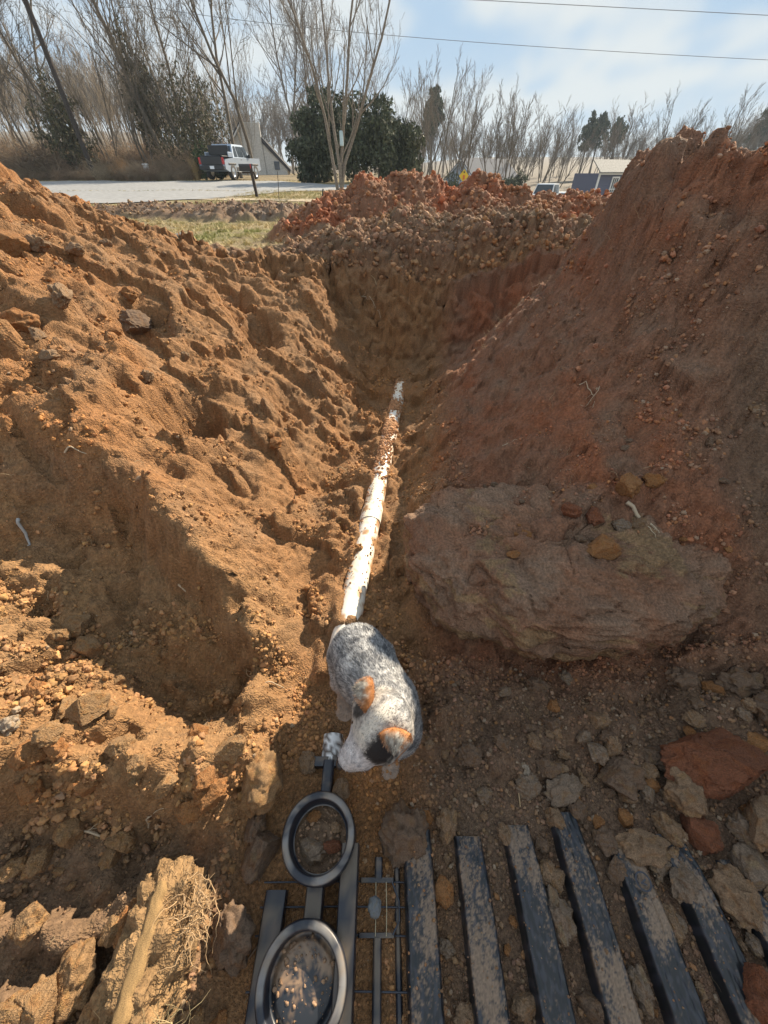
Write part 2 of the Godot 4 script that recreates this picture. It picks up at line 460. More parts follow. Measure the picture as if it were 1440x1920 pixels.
func make_ground() -> void:
	var fineness := 0.0125
	var xs := axis(-2.7, 2.3, fineness, -500, 500, 1.07)
	var fs := axis(-0.75, 4.2, fineness, -40, 700, 1.01)
	# beyond 16 m the steps may grow faster
	var fs2 := PackedFloat32Array()
	var st := 0.0
	for q in fs:
		if q < 14.0: fs2.append(q)
	st = fs2[-1] - fs2[-2]
	while fs2[-1] < 700.0:
		st *= 1.12
		fs2.append(fs2[-1] + st)
	fs = fs2
	# and behind the camera too
	var fs3 := PackedFloat32Array([-40.0, -20.0, -10.0, -6.0, -4.0, -3.0, -2.4, -2.0, -1.8, -1.6, -1.45, -1.35])
	for k in 20: fs3.append(-1.28 + k * 0.026)
	for q in fs:
		if q >= -0.76: fs3.append(q)
	fs = fs3
	var nx := xs.size()
	var nf := fs.size()
	var v := PackedVector3Array()
	v.resize(nx * nf)
	for j in nf:
		var f := fs[j]
		for i in nx:
			var x := xs[i]
			var h := surface(x, f)
			var p := Vector3(x, h, -f)
			v[j * nx + i] = p
	# clods and fissures that stand out of steep faces, not only upwards
	var n3a := noise(51, 9.0, 3)
	var n3b := noise(52, 26.0, 2)
	var n3c := noise(53, 5.0, 2)
	var moved := v.duplicate()
	for j in range(1, nf - 1):
		if fs[j] < -0.4 or fs[j] > 4.3: continue
		for i in range(1, nx - 1):
			if xs[i] < -2.75 or xs[i] > 2.35: continue
			var k := j * nx + i
			var nn := (v[k + 1] - v[k - 1]).cross(v[k + nx] - v[k - nx]).normalized()
			var steep := 1.0 - smoothstep(0.55, 0.9, absf(nn.y))
			if steep <= 0.0: continue
			var p := v[k]
			var fis := 1.0 - smoothstep(0.0, 0.07, absf(n3c.get_noise_3d(p.x, p.y * 1.6, p.z)))
			moved[k] = p + nn * steep * ((0.010 if xs[i] < -0.3 and fs[j] < 3.6 else (0.022 if fs[j] < 3.6 else 0.05)) * n3a.get_noise_3dv(p) + 0.010 * n3b.get_noise_3dv(p) - 0.016 * fis)
	v = moved
	var n := PackedVector3Array()
	var c := PackedColorArray()
	n.resize(nx * nf)
	c.resize(nx * nf)
	for j in nf:
		for i in nx:
			var k := j * nx + i
			var ax := v[k + (1 if i < nx - 1 else 0)] - v[k - (1 if i > 0 else 0)]
			var az := v[k + (nx if j < nf - 1 else 0)] - v[k - (nx if j > 0 else 0)]
			var nn := ax.cross(az).normalized()
			n[k] = nn
			c[k] = soil(xs[i], fs[j], v[k].y, 1.0 - nn.y)
	var ix := PackedInt32Array()
	ix.resize((nx - 1) * (nf - 1) * 6)
	var w := 0
	for j in nf - 1:
		for i in nx - 1:
			var a := j * nx + i
			ix[w] = a; ix[w + 1] = a + nx; ix[w + 2] = a + nx + 1
			ix[w + 3] = a; ix[w + 4] = a + nx + 1; ix[w + 5] = a + 1
			w += 6
	var arr := []
	arr.resize(Mesh.ARRAY_MAX)
	arr[Mesh.ARRAY_VERTEX] = v; arr[Mesh.ARRAY_NORMAL] = n; arr[Mesh.ARRAY_COLOR] = c; arr[Mesh.ARRAY_INDEX] = ix
	var m := ArrayMesh.new()
	m.add_surface_from_arrays(Mesh.PRIMITIVE_TRIANGLES, arr)
	var o := MeshInstance3D.new()
	o.mesh = m
	o.material_override = M.earth
	o.name = "ground"
	add_child(o)
	meta(o, "dug up brown and orange clay earth with a trench cut through it", "", "", "structure")
	print("ground ", nx, " x ", nf)

func make_sky() -> void:
	# winter afternoon: pale blue with a thin veil of cirrus
	var w := 1024
	var h := 512
	var im := Image.create(w, h, false, Image.FORMAT_RGBF)
	var a := noise(31, 1.6, 5)
	var b := noise(37, 0.7, 3)
	for y in h:
		var el := PI * (0.5 - (y + 0.5) / h)
		var up := clampf(sin(el), 0, 1)
		for x in w:
			if el < -0.02:
				im.set_pixel(x, y, Color(.30, .27, .22))
				continue
			var ph := TAU * (x + 0.5) / w
			var d := Vector3(cos(ph) * cos(el), sin(el), sin(ph) * cos(el))
			# clouds on a high flat layer, drawn out along the wind
			var s := 1.0 / (up + 0.12)
			var p := Vector2(d.x, d.z) * s
			var q := Vector2(p.x * 0.55 + p.y * 0.12, p.y * 1.25 - p.x * 0.2)
			var k := a.get_noise_2d(q.x, q.y) * 0.75 + b.get_noise_2d(p.x * 0.8 + 3.3, p.y * 0.8 + SKYSHIFT) * 0.9
			var cover := smoothstep(-0.5, 0.55, k + 0.12)
			var blue := Color(.165, .255, .375).lerp(Color(.245, .325, .40), pow(1.0 - up, 3.0))
			var c := blue.lerp(Color(.385, .405, .405), cover * 0.9)
			c = c.lerp(Color(.365, .40, .42), pow(1.0 - up, 14.0) * 0.7)
			im.set_pixel(x, y, c)
	var pm := PanoramaSkyMaterial.new()
	pm.panorama = ImageTexture.create_from_image(im)
	var sky := Sky.new()
	sky.sky_material = pm
	var e := Environment.new()
	e.background_mode = Environment.BG_SKY
	e.sky = sky
	e.background_energy_multiplier = 1.0
	e.tonemap_mode = Environment.TONE_MAPPER_LINEAR
	e.tonemap_exposure = 2.12
	e.sdfgi_enabled = true
	e.ssao_enabled = true
	e.ssil_enabled = true
	e.fog_enabled = true
	e.fog_density = 0.0006
	e.fog_light_color = Color(.80, .86, .92)
	var we := WorldEnvironment.new()
	we.name = "environment"
	we.environment = e
	add_child(we)

const SKYSHIFT := 1.7

func make_materials() -> void:
	var g1 := grain_tex(41, 0.03, 5, 0.55, 1.0, 512)
	var g2 := grain_tex(43, 0.06, 4, 0.0, 1.0, 512, FastNoiseLite.TYPE_CELLULAR)
	M.earth = textured(mat(Color(1, 1, 1), 0.95, true), g1, 5.0, 0.9, g2)
	M.clod = textured(mat(Color(1, 1, 1), 0.95, true), g1, 26.0, 0.12, g2)
	M.grain = g1
	M.pits = g2
	M.crumb = mat(Color(1, 1, 1), 0.95, true)
	M.plain_vc = mat(Color(1, 1, 1), 0.9, true)
	M.leaf = mat(Color(1, 1, 1), 0.75, true)
	M.leaf.backlight = Color(.25, .25, .2)
	M.fur = mat(Color(1, 1, 1), 0.85, true)
	M.pipe = mat(Color(1, 1, 1), 0.45, true)
	M.plastic = mat(Color(1, 1, 1), 0.34, true)
	M.plastic_plain = mat(lin(.035, .042, .06), 0.4)
	var asphalt := grain_tex(45, 0.02, 5, 0.80, 1.0, 512)
	M.road = textured(mat(lin(.34, .345, .35), 0.9), asphalt, 0.25)
	M.track = textured(mat(lin(.50, .40, .27), 0.95), asphalt, 0.6)
	var barkt := grain_tex(46, 0.02, 5, 0.55, 1.0, 512)
	M.bark = textured(mat(lin(.25, .205, .155), 0.95), barkt, 1.5)
	M.pale_bark = textured(mat(lin(.36, .315, .27), 0.95), barkt, 1.5)
	M.dark_wood = textured(mat(lin(.085, .065, .055), 0.9), barkt, 2.0)
	M.grey_wood = textured(mat(lin(.30, .27, .24), 0.9), barkt, 4.0)
	M.cable = mat(lin(.2, .2, .21), 0.6)
	M.rubber = mat(lin(.025, .025, .027), 0.8)
	M.chrome = mat(lin(.45, .46, .48), 0.3, false, 0.9)
	M.truck_paint = mat(lin(.38, .45, .55), 0.28, false, 0.35)
	M.truck_paint.clearcoat_enabled = true
	M.truck_paint.clearcoat_roughness = 0.06
	M.dark_trim = mat(lin(.022, .022, .024), 0.5)
	M.car_glass = mat(lin(.03, .04, .05), 0.05)
	M.window_glass = mat(lin(.10, .12, .15), 0.05)
	M.tail_light = mat(lin(.45, .03, .03), 0.25)
	M.white_paint = mat(lin(.78, .80, .82), 0.25)
	M.white_trim = mat(lin(.76, .77, .78), 0.6)
	M.white_siding = textured(mat(lin(.70, .69, .66), 0.8), asphalt, 0.5)
	M.blue_siding = textured(mat(lin(.42, .50, .60), 0.8), asphalt, 0.5)
	M.shed_siding = mat(lin(.115, .13, .20), 0.75)
	M.dark_roof = textured(mat(lin(.085, .085, .095), 0.9), barkt, 0.8)
	M.grey_roof = textured(mat(lin(.22, .23, .26), 0.9), barkt, 0.8)
	M.pale_roof = textured(mat(lin(.46, .45, .42), 0.9), barkt, 0.8)

# ---------------------------------------------------------------- stones, clods, crumbs, roots
func ico(detail: int) -> Array:
	var g := (1.0 + sqrt(5.0)) / 2.0
	var p: Array = [Vector3(-1, g, 0), Vector3(1, g, 0), Vector3(-1, -g, 0), Vector3(1, -g, 0), Vector3(0, -1, g), Vector3(0, 1, g), Vector3(0, -1, -g), Vector3(0, 1, -g), Vector3(g, 0, -1), Vector3(g, 0, 1), Vector3(-g, 0, -1), Vector3(-g, 0, 1)]
	for i in p.size(): p[i] = p[i].normalized()
	var t: Array = [0, 11, 5, 0, 5, 1, 0, 1, 7, 0, 7, 10, 0, 10, 11, 1, 5, 9, 5, 11, 4, 11, 10, 2, 10, 7, 6, 7, 1, 8, 3, 9, 4, 3, 4, 2, 3, 2, 6, 3, 6, 8, 3, 8, 9, 4, 9, 5, 2, 4, 11, 6, 2, 10, 8, 6, 7, 9, 8, 1]
	for s in detail:
		var mid := {}
		var t2 := []
		for i in range(0, t.size(), 3):
			var m := []
			for e in 3:
				var a: int = t[i + e]
				var b: int = t[i + (e + 1) % 3]
				var key := mini(a, b) * 100000 + maxi(a, b)
				if not mid.has(key):
					p.append(((p[a] + p[b]) * 0.5).normalized())
					mid[key] = p.size() - 1
				m.append(mid[key])
			t2.append_array([t[i], m[0], m[2], t[i + 1], m[1], m[0], t[i + 2], m[2], m[1], m[0], m[1], m[2]])
		t = t2
	return [p, t]

func rock_mesh(sd: int, detail: int, cuts: int, rough: float, flat := 0.75, fine := 0.0, grit := 0.0) -> ArrayMesh:
	var q := ico(detail)
	var r := RandomNumberGenerator.new()
	r.seed = sd
	var nn := noise(sd, 0.9, 3)
	var nf := noise(sd + 1, 2.4, 5)
	nf.fractal_gain = 0.6
	var ng := noise(sd + 2, 9.0, 3)
	var planes := []
	for k in cuts: planes.append([Vector3(r.randfn(), r.randfn(), r.randfn()).normalized(), r.randf_range(0.55, 0.85)])
	var v := PackedVector3Array()
	var c := PackedColorArray()
	var sc := Vector3(1.0, flat, r.randf_range(0.7, 1.0))
	for d in q[0]:
		var w: Vector3 = d * (1.0 + rough * nn.get_noise_3dv(d * 1.3))
		for pl in planes:
			var over: float = w.dot(pl[0]) - pl[1]
			if over > 0: w -= pl[0] * over * 0.92
		w += d * (fine * nf.get_noise_3dv(d * 2.2) + (grit * ng.get_noise_3dv(d) if grit > 0.0 else 0.0))
		v.append(w * sc)
		var b := 1.0 + 0.45 * nf.get_noise_3dv(d * 1.1 + Vector3(7, 3, 1)) + 0.25 * ng.get_noise_3dv(d * 1.5)
		var dirt := smoothstep(-0.05, 0.3, nn.get_noise_3dv(d * 1.7 + Vector3(3, 9, 2)))   # caked earth
		c.append(Color(b, b * (1.0 - 0.14 * dirt), b * (1.0 - 0.30 * dirt)))
	var n := PackedVector3Array()
	n.resize(v.size())
	var ix := PackedInt32Array()
	for i in range(0, q[1].size(), 3):
		var a: int = q[1][i]
		var b: int = q[1][i + 1]
		var e: int = q[1][i + 2]
		var fn := (v[b] - v[a]).cross(v[e] - v[a])
		if fn.dot(v[a] + v[b] + v[e]) < 0: fn = -fn
		n[a] += fn; n[b] += fn; n[e] += fn
		ix.append(a); ix.append(e); ix.append(b)
	for i in n.size(): n[i] = n[i].normalized()
	var arr := []
	arr.resize(Mesh.ARRAY_MAX)
	arr[Mesh.ARRAY_VERTEX] = v; arr[Mesh.ARRAY_NORMAL] = n; arr[Mesh.ARRAY_COLOR] = c; arr[Mesh.ARRAY_INDEX] = ix
	var m := ArrayMesh.new()
	m.add_surface_from_arrays(Mesh.PRIMITIVE_TRIANGLES, arr)
	return m

func spin(r: RandomNumberGenerator) -> Basis:
	return Basis(Quaternion(Vector3(r.randfn(), r.randfn(), r.randfn()).normalized(), r.randf() * TAU))

# kind, x, f, width, height over width, label (empty: one of its set)
var STONES = [
	["R", 1.04, 0.31, 0.292, 0.76, "largest rough orange red clay rock on the dark gravel"], ["S", 0.93, 0.25, 0.150, 0.89, "angular tan stone under the edge of the largest orange rock"], ["D", 0.75, 0.29, 0.139, 0.88, "dark brown stone half sunk in gravel beside the tan angular stone"],
	["S", 0.75, 0.13, 0.143, 0.65, "pale tan flat stone lying over the top end of a black rib"], ["S", 0.84, 0.16, 0.083, 0.96, ""], ["R", 0.92, 0.16, 0.118, 0.80, "crumbly orange brown clod between the pale flat stone and larger tan chunk"], ["S", 1.09, 0.18, 0.158, 0.90, "large tan and orange chunk with rough face on the gravel"],
	["S", 0.94, 0.02, 0.137, 0.89, "rough tan chunk lying beside the ribs below the grey stone"], ["G", 1.01, 0.07, 0.136, 0.65, "long grey stone resting above the rough tan chunk"], ["G", 0.81, 0.06, 0.089, 1.00, "grey brown stone perched on a black rib"],
	["G", 0.45, -0.01, 0.085, 1.50, "tall grey brown stone wedged between two black ribs"], ["G", 0.56, 0.25, 0.127, 0.60, "flat layered dark grey stone lying on the gravel"], ["D", 0.06, 0.15, 0.126, 1.15, "smooth brown stone at the top end of the first black rib"],
	["P", 0.46, 0.30, 0.047, 1.85, "small pale upright stone on the gravel floor"], ["G", 0.61, -0.12, 0.062, 1.29, "smooth rounded grey stone low between two black ribs"], ["R", 0.87, -0.15, 0.120, 1.16, "red clay clod beside the lower end of the black ribs"],
	["S", 0.74, -0.02, 0.063, 1.78, "lump of tan clay stuck on the rib with the round emblem"], ["O", 0.16, 0.04, 0.059, 1.40, "small orange tan clod between the first two black ribs"],
	["D", 1.28, 0.55, 0.145, 0.82, "large dark grey rock at the foot of the shaded bank"], ["D", 1.09, 0.58, 0.110, 0.82, "round dark grey rock under the overhanging earth block"], ["O", 1.19, 0.54, 0.087, 0.52, "flat orange stone between the two dark grey rocks"], ["O", 1.20, 0.37, 0.073, 0.86, "orange clay piece against the largest orange rock"],
	["O", 0.81, 0.92, 0.125, 0.90, "bright orange porous clod on top of the grey earth block"], ["R", 0.83, 1.06, 0.090, 0.95, "reddish clod behind the bright orange porous clod"], ["R", 0.74, 1.07, 0.078, 0.89, ""], ["O", 0.98, 1.16, 0.093, 1.10, "orange tan clod beside the thick end of the white root"], ["O", 1.08, 1.17, 0.080, 0.89, ""], ["S", 1.02, 1.05, 0.076, 1.00, "tan stone under the bend of the white root"], ["G", 0.95, 1.04, 0.076, 0.78, "grey stone on top of the earth block beside tan stone"],
	["C", -1.04, 0.66, 0.115, 0.68, "smooth tan clod at the head of the sunlit clod slope"], ["C", -0.98, 0.60, 0.102, 0.82, "rounded tan clod leaning against the smooth tan clod"], ["C", -1.05, 0.61, 0.057, 0.94, ""], ["O", -0.99, 0.42, 0.073, 0.96, ""], ["C", -0.84, 0.39, 0.105, 0.94, ""], ["P", -0.98, 0.33, 0.046, 1.75, ""], ["O", -0.90, 0.27, 0.078, 0.89, ""],
	["O", -0.48, 0.22, 0.079, 1.19, ""], ["O", -0.53, 0.19, 0.069, 1.09, ""], ["C", -0.72, 0.13, 0.078, 0.82, ""], ["O", -0.77, 0.22, 0.059, 0.86, ""], ["C", -0.70, -0.10, 0.108, 1.13, "largest ochre clod beside the clay slab"], ["C", -0.73, -0.14, 0.102, 0.98, ""], ["C", -0.77, -0.15, 0.065, 1.33, ""], ["C", -0.62, -0.15, 0.071, 1.45, ""],
	["C", -0.58, -0.12, 0.062, 1.00, ""], ["C", -0.56, -0.16, 0.049, 0.95, ""], ["O", -0.62, -0.02, 0.073, 1.11, "orange crumbly clod against the side of the clay slab"], ["D", -0.39, -0.04, 0.119, 1.1, "big rounded brown boulder between root clump and black chamber"], ["D", -0.35, 0.12, 0.096, 1.4, "tall brown rock beside the upper black port ring"], ["C", -0.37, 0.27, 0.152, 1.0, "shaggy sunlit earth clod above the tall brown rock"],
	["S", -0.14, 0.25, 0.068, 1.20, "pale tan stone under the muzzle of the puppy"], ["D", 0.18, 0.96, 0.109, 0.83, "brown stone on the trench floor at the shaded bank"], ["S", -1.79, 2.32, 0.120, 0.76, "pale rock high on the sunlit bank"], ["S", -1.74, 2.52, 0.105, 0.71, ""], ["S", -1.47, 1.91, 0.103, 1.25, ""], ["O", -1.58, 1.74, 0.164, 0.86, ""], ["O", -1.88, 2.26, 0.191, 0.86, ""], ["D", -1.44, 2.31, 0.150, 1.20, ""],
	["O", -0.90, 0.21, 0.082, 0.75, ""], ["C", -0.64, 0.26, 0.059, 1.00, ""], ["C", -0.58, 0.23, 0.060, 1.10, ""], ["S", -0.25, 0.33, 0.060, 1.00, "tan clod beside the black adapter strip"], ["D", -0.38, 0.17, 0.063, 1.25, ""], ["C", -0.45, 0.32, 0.097, 0.83, ""], ["G", 0.55, 0.07, 0.060, 1.50, ""], ["S", 0.36, 0.15, 0.047, 1.33, ""], ["G", 0.31, 0.25, 0.051, 1.00, ""],
	["S", 0.54, -0.05, 0.054, 1.25, ""], ["G", 0.16, -0.06, 0.041, 1.00, ""], ["S", 0.33, -0.15, 0.063, 0.80, ""], ["S", 0.19, -0.17, 0.062, 0.80, ""], ["S", 0.95, 0.15, 0.063, 0.75, ""], ["D", 0.90, 0.35, 0.106, 0.83, "dark stone just above the largest orange rock"], ["O", 0.84, 0.27, 0.051, 1.00, ""], ["S", 0.76, 0.25, 0.068, 0.90, ""],
	["S", 1.05, 0.44, 0.055, 1.00, ""], ["D", 1.27, 0.45, 0.109, 1.00, "dark grey stone in front of the large dark grey rock"], ["O", 1.03, 0.41, 0.044, 0.92, ""],
]
var TONES = {"R": Vector3(.46, .175, .085), "S": Vector3(.46, .30, .18), "D": Vector3(.26, .17, .112), "G": Vector3(.33, .24, .17), "P": Vector3(.52, .42, .32), "O": Vector3(.50, .24, .09), "C": Vector3(.48, .29, .14)}
var SETS = {
	"R": ["red_clod", "small reddish clod on the grey earth block", "reddish clods"],
	"S": ["tan_stone", "small tan stone among the dark gravel and loose earth", "small tan stones"],
	"D": ["brown_stone", "dark brown stone bedded in loose earth", "dark brown stones"],
	"G": ["grey_stone", "small grey stone in the gravel round the black ribs", "small grey stones"],
	"P": ["pale_stone", "narrow pinkish pale stone standing among the sunlit clods", "pale stones"],
	"O": ["orange_clod", "orange clay clod lying loose on the dug earth", "orange clay clods"],
	"C": ["earth_clod", "tan earth clod lying loose on the lower sunlit slope", "tan earth clods"]}
var rocks := {}

func stone_material(k: String) -> Material:
	if not M.has("stone_" + k):
		var t: Vector3 = TONES[k]
		M["stone_" + k] = textured(mat(lin(t.x, t.y, t.z), 0.95, true), M.grain, 14.0, 0.2 if k in "GDP" else (1.0 if k == "R" else 0.45), M.pits)
	return M["stone_" + k]

func top_of(x: float, f: float) -> float:   # the earth block stands above the ground it lies on
	var d := Vector2((x - .74) / .56, (f - 1.0) / .32)
	var h := surface(x, f)
	if d.length() < 1.0: h = maxf(h, 0.40 + (f - .97) * 0.06 - 0.10 * pow(d.length(), 4.0) - 0.05 * maxf(0.0, .54 - x))
	return h

func lay_stone(k: String, x: float, f: float, w: float, tall: float, label: String, r: RandomNumberGenerator, sunk := 0.35) -> void:
	var hard := k in "GDSP"
	var pick: Mesh = rocks["hard" if hard else "soft"][r.randi() % 6]
	var b := Basis(Vector3.UP, r.randf() * TAU) * Basis(Vector3.RIGHT, r.randfn() * 0.25)
	b = b.scaled(Vector3(w * 0.5, w * 0.5 * clampf(tall, 0.6, 1.15), w * 0.5 * clampf(tall, 0.75, 1.25)))
	var s: Array = SETS[k]
	var o := single("stone" if label and hard else ("clod" if label else s[0]), pick, stone_material(k), label if label else s[1], "stone" if hard else "clod", Vector3.ZERO, "" if label else s[2])
	o.transform = Transform3D(b, W(x, top_of(x, f) + w * 0.5 * (1.0 - sunk * 1.3) * 0.75 * clampf(tall, 0.6, 1.15), f))

func make_stones() -> void:
	rocks.hard = []
	rocks.soft = []
	for k in 6:
		rocks.hard.append(rock_mesh(100 + k, 4, 5, 0.5, 0.85, 0.10, 0.05))
		rocks.soft.append(rock_mesh(200 + k, 4, 5, 0.38, 0.85, 0.08, 0.045))
	var r := RandomNumberGenerator.new()
	r.seed = 77
	for q in STONES: lay_stone(q[0], q[1], q[2], q[3], q[4], q[5], r)
	get_node("clod").mesh = rock_mesh(260, 5, 8, 0.45, 0.85, 0.06, 0.045)
	# loose ones that make up the rest of their sets
	for k in 95:
		var x := r.randf_range(-1.25, -0.36)
		var f := r.randf_range(-0.28, 0.62)
		if f < 0.16 and f > -0.1 and x < -0.45 and r.randf() < 0.65: continue
		if f > 0.42 and x > -0.85: continue
		lay_stone("C" if r.randf() < 0.7 else "O", x, f, 0.022 + 0.05 * pow(r.randf(), 2.0), r.randf_range(0.7, 1.2), "", r)
	for k in 125:
		var x := r.randf_range(0.1, 1.5)
		var f := r.randf_range(-0.25, 0.62)
		if f < 0.17 and on_rib(x, 0.01): continue
		lay_stone(["S", "G", "S", "D", "O"][r.randi() % 5], x, f, 0.02 + 0.055 * pow(r.randf(), 2.0), r.randf_range(0.7, 1.2), "", r)
	for k in 62:
		var x := r.randf_range(0.45, 1.4)
		var f := r.randf_range(-0.2, 0.5)
		lay_stone(["S", "G", "S", "D", "O"][r.randi() % 5], x, f, 0.028 + 0.055 * r.randf(), r.randf_range(0.75, 1.2), "", r)
	for k in 40:
		var x := r.randf_range(-2.2, -0.6)
		var f := r.randf_range(1.3, 3.2)
		lay_stone("O" if r.randf() < 0.5 else "S", x, f, 0.03 + 0.08 * pow(r.randf(), 2.5), r.randf_range(0.6, 1.0), "", r, 0.55)
	for k in 26:
		var x := r.randf_range(0.45, 1.4)
		var f := r.randf_range(0.85, 1.5)
		lay_stone("GDO"[r.randi() % 3], x, f, 0.02 + 0.035 * pow(r.randf(), 2.0), r.randf_range(0.6, 1.0), "", r, 0.5)
	# stones lying in the open port
	for q in [["G", -.20, .118, .075, "flat grey brown stone lying inside the upper port ring"], ["O", -.205, .19, .042, "square orange stone inside the upper port ring"], ["R", -.145, .125, .05, "long reddish stone inside the upper port ring"], ["S", -.14, .165, .03, "small pale stone inside the upper port ring"]]:
		var hard: bool = q[0] in "GS"
		var o := single("stone" if hard else "clod", rocks["hard" if hard else "soft"][r.randi() % 6], stone_material(q[0]), q[4], "stone" if hard else "clod", W(q[1], .062, q[2]))
		o.basis = Basis(Vector3.UP, r.randf() * TAU).scaled(Vector3(q[3] * .5, q[3] * .3, q[3] * .4))

func on_rib(x: float, m := 0.0) -> bool:
	for k in 7:
		if absf(x - (.097 + .1475 * k)) < 0.042 + m: return true
	return false

func z_free(x: float, f: float) -> bool:   # away from the gravel floor, crumbs gather in drifts
	return not (f < 0.7 and x > -0.1)

func make_crumbs() -> void:
	var meshes := []
	for k in 5: meshes.append(rock_mesh(300 + k, 2, 5, 0.75, 0.7, 0.30))
	var xf := [[], [], [], [], []]
	var cl := [[], [], [], [], []]
	var r := RandomNumberGenerator.new()
	r.seed = 4242
	# x range, f range, count, smallest, largest, how the sizes fall off, mix of pale stones
	var fields := [
		[-1.5, -.42, -.32, .75, 15000, .004, .026, 2.6, .02], [-.1, 1.6, -.32, .70, 30000, .0025, .017, 3.4, .14], [-.42, .0, .2, .75, 3500, .004, .018, 2.4, .04],
		[-2.5, -.25, .6, 3.6, 26000, .004, .020, 3.2, .02], [-.38, .45, .5, 3.7, 9000, .005, .024, 2.4, .02], [.15, 1.3, .7, 1.6, 6000, .003, .015, 3.0, .12], [1.1, 1.9, .5, 2.0, 6000, .004, .024, 2.4, .15],
		[.9, 2.1, 1.7, 2.9, 5500, .004, .03, 4.2, .02], [.2, 1.2, 1.5, 3.3, 3000, .0025, .012, 4.0, .03], [-1.0, 2.0, 4.0, 5.3, 9000, .008, .06, 3.2, .02], [-1.3, 4.0, 5.4, 7.2, 9000, .012, .075, 3.2, .01], [-6.2, -1.0, 8.9, 10.4, 4000, .015, .07, 2.4, .15]]
	for q in fields:
		for k in int(q[4]):
			var x := r.randf_range(q[0], q[1])
			var f := r.randf_range(q[2], q[3])
			if f < 0.19 and f > -0.4 and x > -0.3 and x < 1.1 and on_rib(x, 0.0) and r.randf() < 0.75: continue
			if x > -0.30 and x < 0.0 and f < 0.27 and r.randf() < 0.6: continue
			if f > 9.0 and n_mid.get_noise_2d(x, f) < -0.1: continue
			var s: float = q[5] + (q[6] - q[5]) * pow(r.randf(), q[7] * 1.6)
			var lot := n_crack.get_noise_2d(x * 1.2 + 5.0, f * 1.2)
			if f < 4 and z_free(x, f): s *= lerpf(0.30, 1.15, smoothstep(-0.12, 0.22, lot))
			var h := top_of(x, f)
			if f < 0.15 and f > -0.4 and x > 0.0 and on_rib(x, 0.0):
				h = 0.058
				s *= 0.55
			var c := soil(x, f, h, 0)
			var t := r.randf_range(0.6, 1.1)
			c = Color(c.r * t, c.g * t * r.randf_range(0.95, 1.05), c.b * t * r.randf_range(0.9, 1.1))
			var roll := r.randf()
			if roll < q[8]: c = c.lerp(Color(.34, .27, .20), r.randf_range(0.2, 0.9))
			elif roll < q[8] + 0.05: c = c.lerp(Color(.40, .19, .065), 0.5)
			var pick := r.randi() % 5
			xf[pick].append(Transform3D(spin(r).scaled(Vector3.ONE * s * 0.5), W(x, h + s * 0.12, f)))
			cl[pick].append(c)
	var o := Node3D.new()
	o.name = "gravel"
	add_child(o)
	meta(o, "loose soil crumbs and gravel strewn over the dug earth", "gravel", "", "stuff")
	for k in 5: many(o, "crumbs", meshes[k], M.crumb, xf[k], cl[k])

func strand(r: RandomNumberGenerator, a: Vector3, dir: Vector3, length: float, thick: float, curl: float, segs := 6) -> Array:
	var p := [a]
	var w := [thick]
	for k in segs:
		dir = (dir + Vector3(r.randfn(), r.randfn() * 0.6, r.randfn()) * curl).normalized()
		a += dir * length / segs
		p.append(a)
		w.append(thick * (1.0 - 0.75 * (k + 1) / segs))
	return [p, w]

